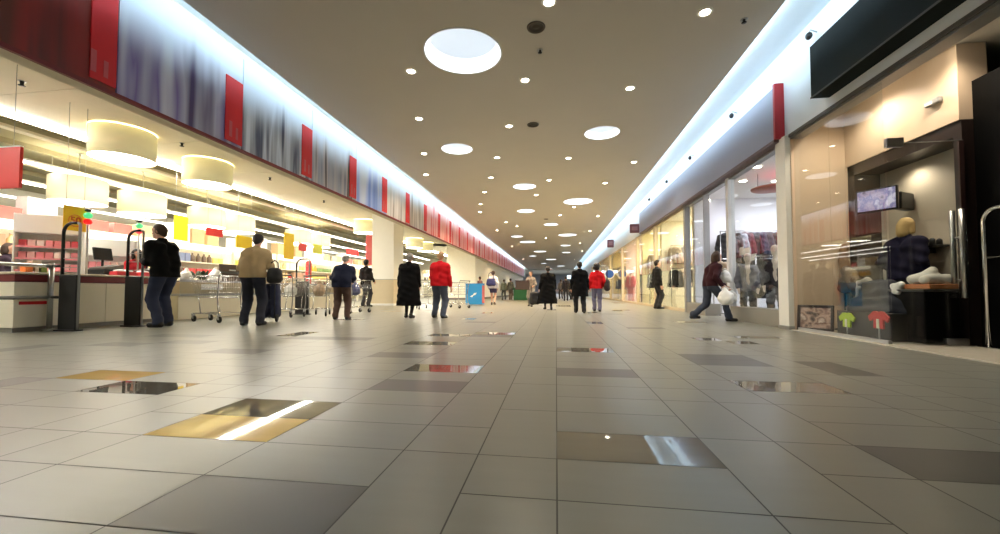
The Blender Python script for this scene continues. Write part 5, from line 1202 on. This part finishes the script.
        obj('coat' if coat is not None else 'jacket', sdf_mesh('jacket', S_(jc), mat('cloth_%d_%d_%d' % col, col, 0.85, var=0.15, spec=0.15), vox*1.1*s, .035*s,
            [lambda X, Y, Z: (np.minimum(hz-Z, .215*s*b-np.sqrt((X-pel[0]*s)**2+(Y-pel[1]*s)**2)) if coat is None else np.minimum(hz-Z, 2.0)),
             lambda X, Y, Z: np.minimum(Z-nz, nr-np.sqrt((X-ncy[0])**2+(Y-ncy[1])**2))], .006*s, seed), parent=t)
    return t
def F(px, py): return on_z(px, py, 0)
def hgt(px, ytop, yfoot):
    g = F(px, yfoot); return (yfoot-ytop)*depth_m(g)*0.985
JEANS = (38, 46, 70)
def tie(px, ytop, yfoot): return dict(loc=F(px, yfoot), H=hgt(px, ytop, yfoot))
person('man in black jacket and blue jeans standing sideways at the service desk', face_deg=86, **tie(164, 222, 326.5), feet=[(-.14, -.06, 0), (.13, .08, 0)], wrists=[(-.10, .36, 1.12), (.16, .34, 1.10)], lean=.08, head_yaw=18, head_pitch=6,
       top=(10, 11, 11), bottom=JEANS, hair='brown', build=1.06)
person('man in beige sweater and dark trousers leaning over the long trolley, back to camera', face_deg=18, **tie(252, 231, 325.5), feet=[(-.16, .04, 0), (.14, -.02, 0)], wrists=[(-.16, .34, 1.06), (.24, .28, 0.98)], lean=.12, head_pitch=18,
       top=(176, 152, 112), bottom=(36, 38, 50), hair='dark', build=1.08, jacket_hem=.90)
person('shopper in navy padded jacket and brown trousers, head bowed, pushing a trolley', face_deg=12, **tie(341, 253, 319.5), feet=[(-.15, .0, 0), (.15, .03, 0)], wrists=[(-.18, .36, 1.02), (.2, .36, 1.02)], lean=.20, head_pitch=34,
       top=(30, 34, 52), bottom=(84, 62, 52), hair='grey', build=1.2, hood=True, jacket_hem=.86)
person('person in dark jacket standing just left of the square pillar, back to camera', face_deg=-10, **tie(365.5, 259, 307), wrists=[(-.2, .28, 1.02), (.22, .2, .95)], top=(38, 34, 34), bottom=(42, 40, 44), hair='dark')
person('grey haired woman in long black coat walking away right of the pillar', face_deg=4, **tie(408.5, 251.5, 318), feet=[(-.09, .10, 0), (.09, -.08, 0)], wrists=[(-.28, .04, .80), (.26, .12, .84)], coat=((10, 10, 11), .33), skirt_w=.20,
       legwear=(26, 24, 26), hair='grey', build=1.18, lean=.03)
person('sandy haired man in bright red jacket and jeans walking away', face_deg=-6, **tie(440, 250.5, 318), feet=[(-.18, .05, 0), (.13, -.10, .0)], wrists=[(-.24, .14, .84), (.30, .02, .80)], top=(190, 24, 32), bottom=(70, 76, 92), hair='sandy', build=1.14, lean=.05)
cx = -9.0
person('cashier in red and white sitting behind the service desk between the gates', loc=(cx, y_at(133, cx), 0), face_deg=-100, H=1.52, wrists=[(-.14, .34, 1.0), (.16, .34, 1.0)], lean=.06, top=(214, 60, 72), bottom=(40, 36, 40), hair='dark', hair_style='bob')
cx = -11.3
person('person in dark coat behind the barrier rail at the left picture edge', loc=(cx, y_at(6, cx), 0), face_deg=-60, H=1.62, coat=((46, 34, 44), .62), legwear=(30, 28, 32), hair='brown', hair_style='bob', wrists=[(-.2, .2, .95), (.2, .25, 1.0)])
person('person in white top carrying a blue bag, walking beyond the blue box stand', face_deg=0, **tie(493, 270, 305), feet=[(-.08, .14, 0), (.09, -.14, .02)], wrists=[(-.26, .12, .9), (.25, -.05, .86)], top=(226, 224, 230), bottom=(60, 56, 90), short_z=.62, shoes=(60, 40, 34), hair='brown', vox=.013)
for px, yt, yf, fd, tc, bc, lb, ch in ((504, 279, 300, 20, (92, 96, 84), (70, 70, 62), 'distant person in olive jacket, left of the pair near the green counter', 'brown'), (510.5, 278, 300, -10, (84, 84, 76), (96, 84, 70), 'distant person in grey green jacket, right of the pair near the green counter', 'dark'),
                                      (480, 276, 300.5, 60, (120, 90, 90), (110, 80, 80), 'distant dark haired person just behind the blue box stand', 'dark'),
                                      (566, 276, 301, 0, (44, 42, 44), (50, 50, 56), 'distant person in dark coat between the black coat man and the wide black coat', 'dark'), (571.5, 278, 300, 160, (60, 56, 60), (44, 44, 50), 'distant person in charcoal jacket just left of the striding black coat man', 'brown'),
                                      (561, 279, 299, 10, (96, 92, 92), (60, 56, 54), 'furthest grey jacket person right of the wide black coat', 'dark')):
    person(lb, face_deg=fd, **tie(px, yt, yf), feet=[(-.1, .12, 0), (.1, -.12, .02)], top=tc, bottom=bc, hair=ch, vox=.018)
person('person in grey jacket holding a dark box, left of the wide black coat', face_deg=165, **tie(531, 270.5, 306.5), feet=[(-.1, .14, 0), (.1, -.12, .02)], wrists=[(-.22, .30, 1.0), (.22, .30, 1.0)], top=(134, 124, 116), bottom=(150, 146, 140), hair='dark', vox=.013)
person('person in wide flaring black coat walking away in the middle of the hall', face_deg=8, **tie(548, 265.5, 309.5), feet=[(-.1, .12, 0), (.12, -.10, .0)], wrists=[(-.36, .0, .78), (.32, .06, .80)], coat=((9, 9, 10), .24), skirt_w=.36, sway=-.06, legwear=(24, 22, 24), hair='dark', build=1.25, vox=.012)
person('tall man in black knee length coat walking away beside the red jacket woman', face_deg=2, **tie(580, 260.5, 313), feet=[(-.12, .14, 0), (.12, -.14, .0)], wrists=[(-.28, .06, .82), (.28, .0, .80)], coat=((10, 10, 11), .56), skirt_w=.14, bottom=(28, 28, 32), hair='black', build=1.12, vox=.012)
person('curly haired woman in red jacket and grey jeans with a shoulder bag', face_deg=-4, **tie(597, 263, 311.5), feet=[(-.08, .12, 0), (.09, -.10, .0)], wrists=[(-.25, .08, .86), (.24, .10, .92)], top=(206, 28, 34), bottom=(104, 100, 124), hair='dark', hair_style='curly', vox=.012)
person('person in dark maroon jacket striding past the clothes shop with white bundles', face_deg=-80, loc=(3.22, y_at(711, 3.22), 0), H=1.52, feet=[(-.09, -.40, .05), (.09, .38, .0)], wrists=[(-.08, .42, .82), (.26, .12, .86)], lean=.10, top=(58, 30, 34), bottom=(50, 56, 70), shoes=(26, 22, 22), hair='brown', hair_style='bob')
cx = 4.71
person('blond woman in dark navy top behind the low black counter', loc=(cx, y_at(907, cx), 0.012), face_deg=-75, H=1.60, wrists=[(-.22, .12, 0.95), (.25, .06, .88)], top=(28, 26, 46), bottom=(40, 40, 44), hair='blond', hair_style='bob', build=1.12)
cx = XW-0.25
person('man in dark suit standing at the first lit shop beyond the clothes shop', loc=(cx, y_at(657, cx), 0), face_deg=-80, H=1.72, top=(34, 34, 34), bottom=(36, 36, 38), hair='dark', vox=.013)
# things people carry
g = F(252, 325.5)
def bag(name, lb, loc, w, d, h, c, rz=0, strap=0.2, cat='bag'):
    t = thing(name, lb, cat, loc, rz)
    obj('body', sdf_mesh('bag', [((x, y, .06), (x*.85, y*.8, h-.06), .06, .05) for x in [(-w/2+.06)+(w-.12)*i/5 for i in range(6)] for y in [(-d/2+.05)+(d-.10)*i/2 for i in range(3)]], mat('bag_%d_%d_%d' % c, c, 0.6), .014, .05, None, .004, 9), parent=t)
    obj('strap', MB().use(mat('strap_%d_%d_%d' % c, tuple(int(v*.7) for v in c), 0.6)).tube([(-w*.3, 0, h-.03), (-w*.26, 0, h+strap*.7), (0, 0, h+strap), (w*.26, 0, h+strap*.7), (w*.3, 0, h-.03)], .012, 8), parent=t)
    return t
q = on_x(273, 288, g.x+.33); bag('handbag', 'black handbag hanging at the right elbow of the beige sweater man', (g.x+.34, g.y+.12, .80), .26, .14, .24, (16, 15, 16), 0, .16)
g = F(597, 311.5); bag('shoulder_bag', 'dark brown shoulder bag at the right hip of the red jacket woman', (g.x+.31, g.y-.02, .66), .30, .14, .30, (46, 32, 30), R(80), .42)
g = F(493, 305); bag('shoulder_bag', 'dark blue bag on the back of the person in white top', (g.x-.05, g.y-.24, .88), .40, .16, .30, (44, 48, 104), 0, .3)
g = F(548, 309.5); bag('shopping_bag', 'large black bag carried low left of the wide black coat', (g.x-.46, g.y-.05, .18), .34, .22, .42, (22, 21, 24), R(15), .28)
g = F(531, 306.5); t = thing('carried_box', 'wide dark brown box held by the person in grey jacket', 'box', (g.x-.30, g.y-.42, .68), R(-5)); obj('box', MB().use(mat('box_brown', (66, 52, 48), 0.6)).cbox((0, 0, .17), (.56, .26, .34), bev=.02), parent=t); obj('lid', MB().use(mat('box_lid', (52, 40, 38), 0.6)).cbox((0, 0, .355), (.59, .29, .03), bev=.01), parent=t)
g = Vector((3.22, y_at(711, 3.22), 0))
for dx, dy, z, sz, lb in ((.27, -.03, .80, .30, 'round white bundle held high by the person in maroon jacket'), (.17, -.30, .35, .36, 'white plastic bag hanging lowest at the side of the person in maroon jacket'), (.46, .16, .40, .28, 'white plastic bag ahead of the person in maroon jacket, to the right')):
    blob_bag('plastic_bag', lb, 'bag', (g.x+dx, g.y+dy, z), sz, M_bag, 20+int(sz*100))
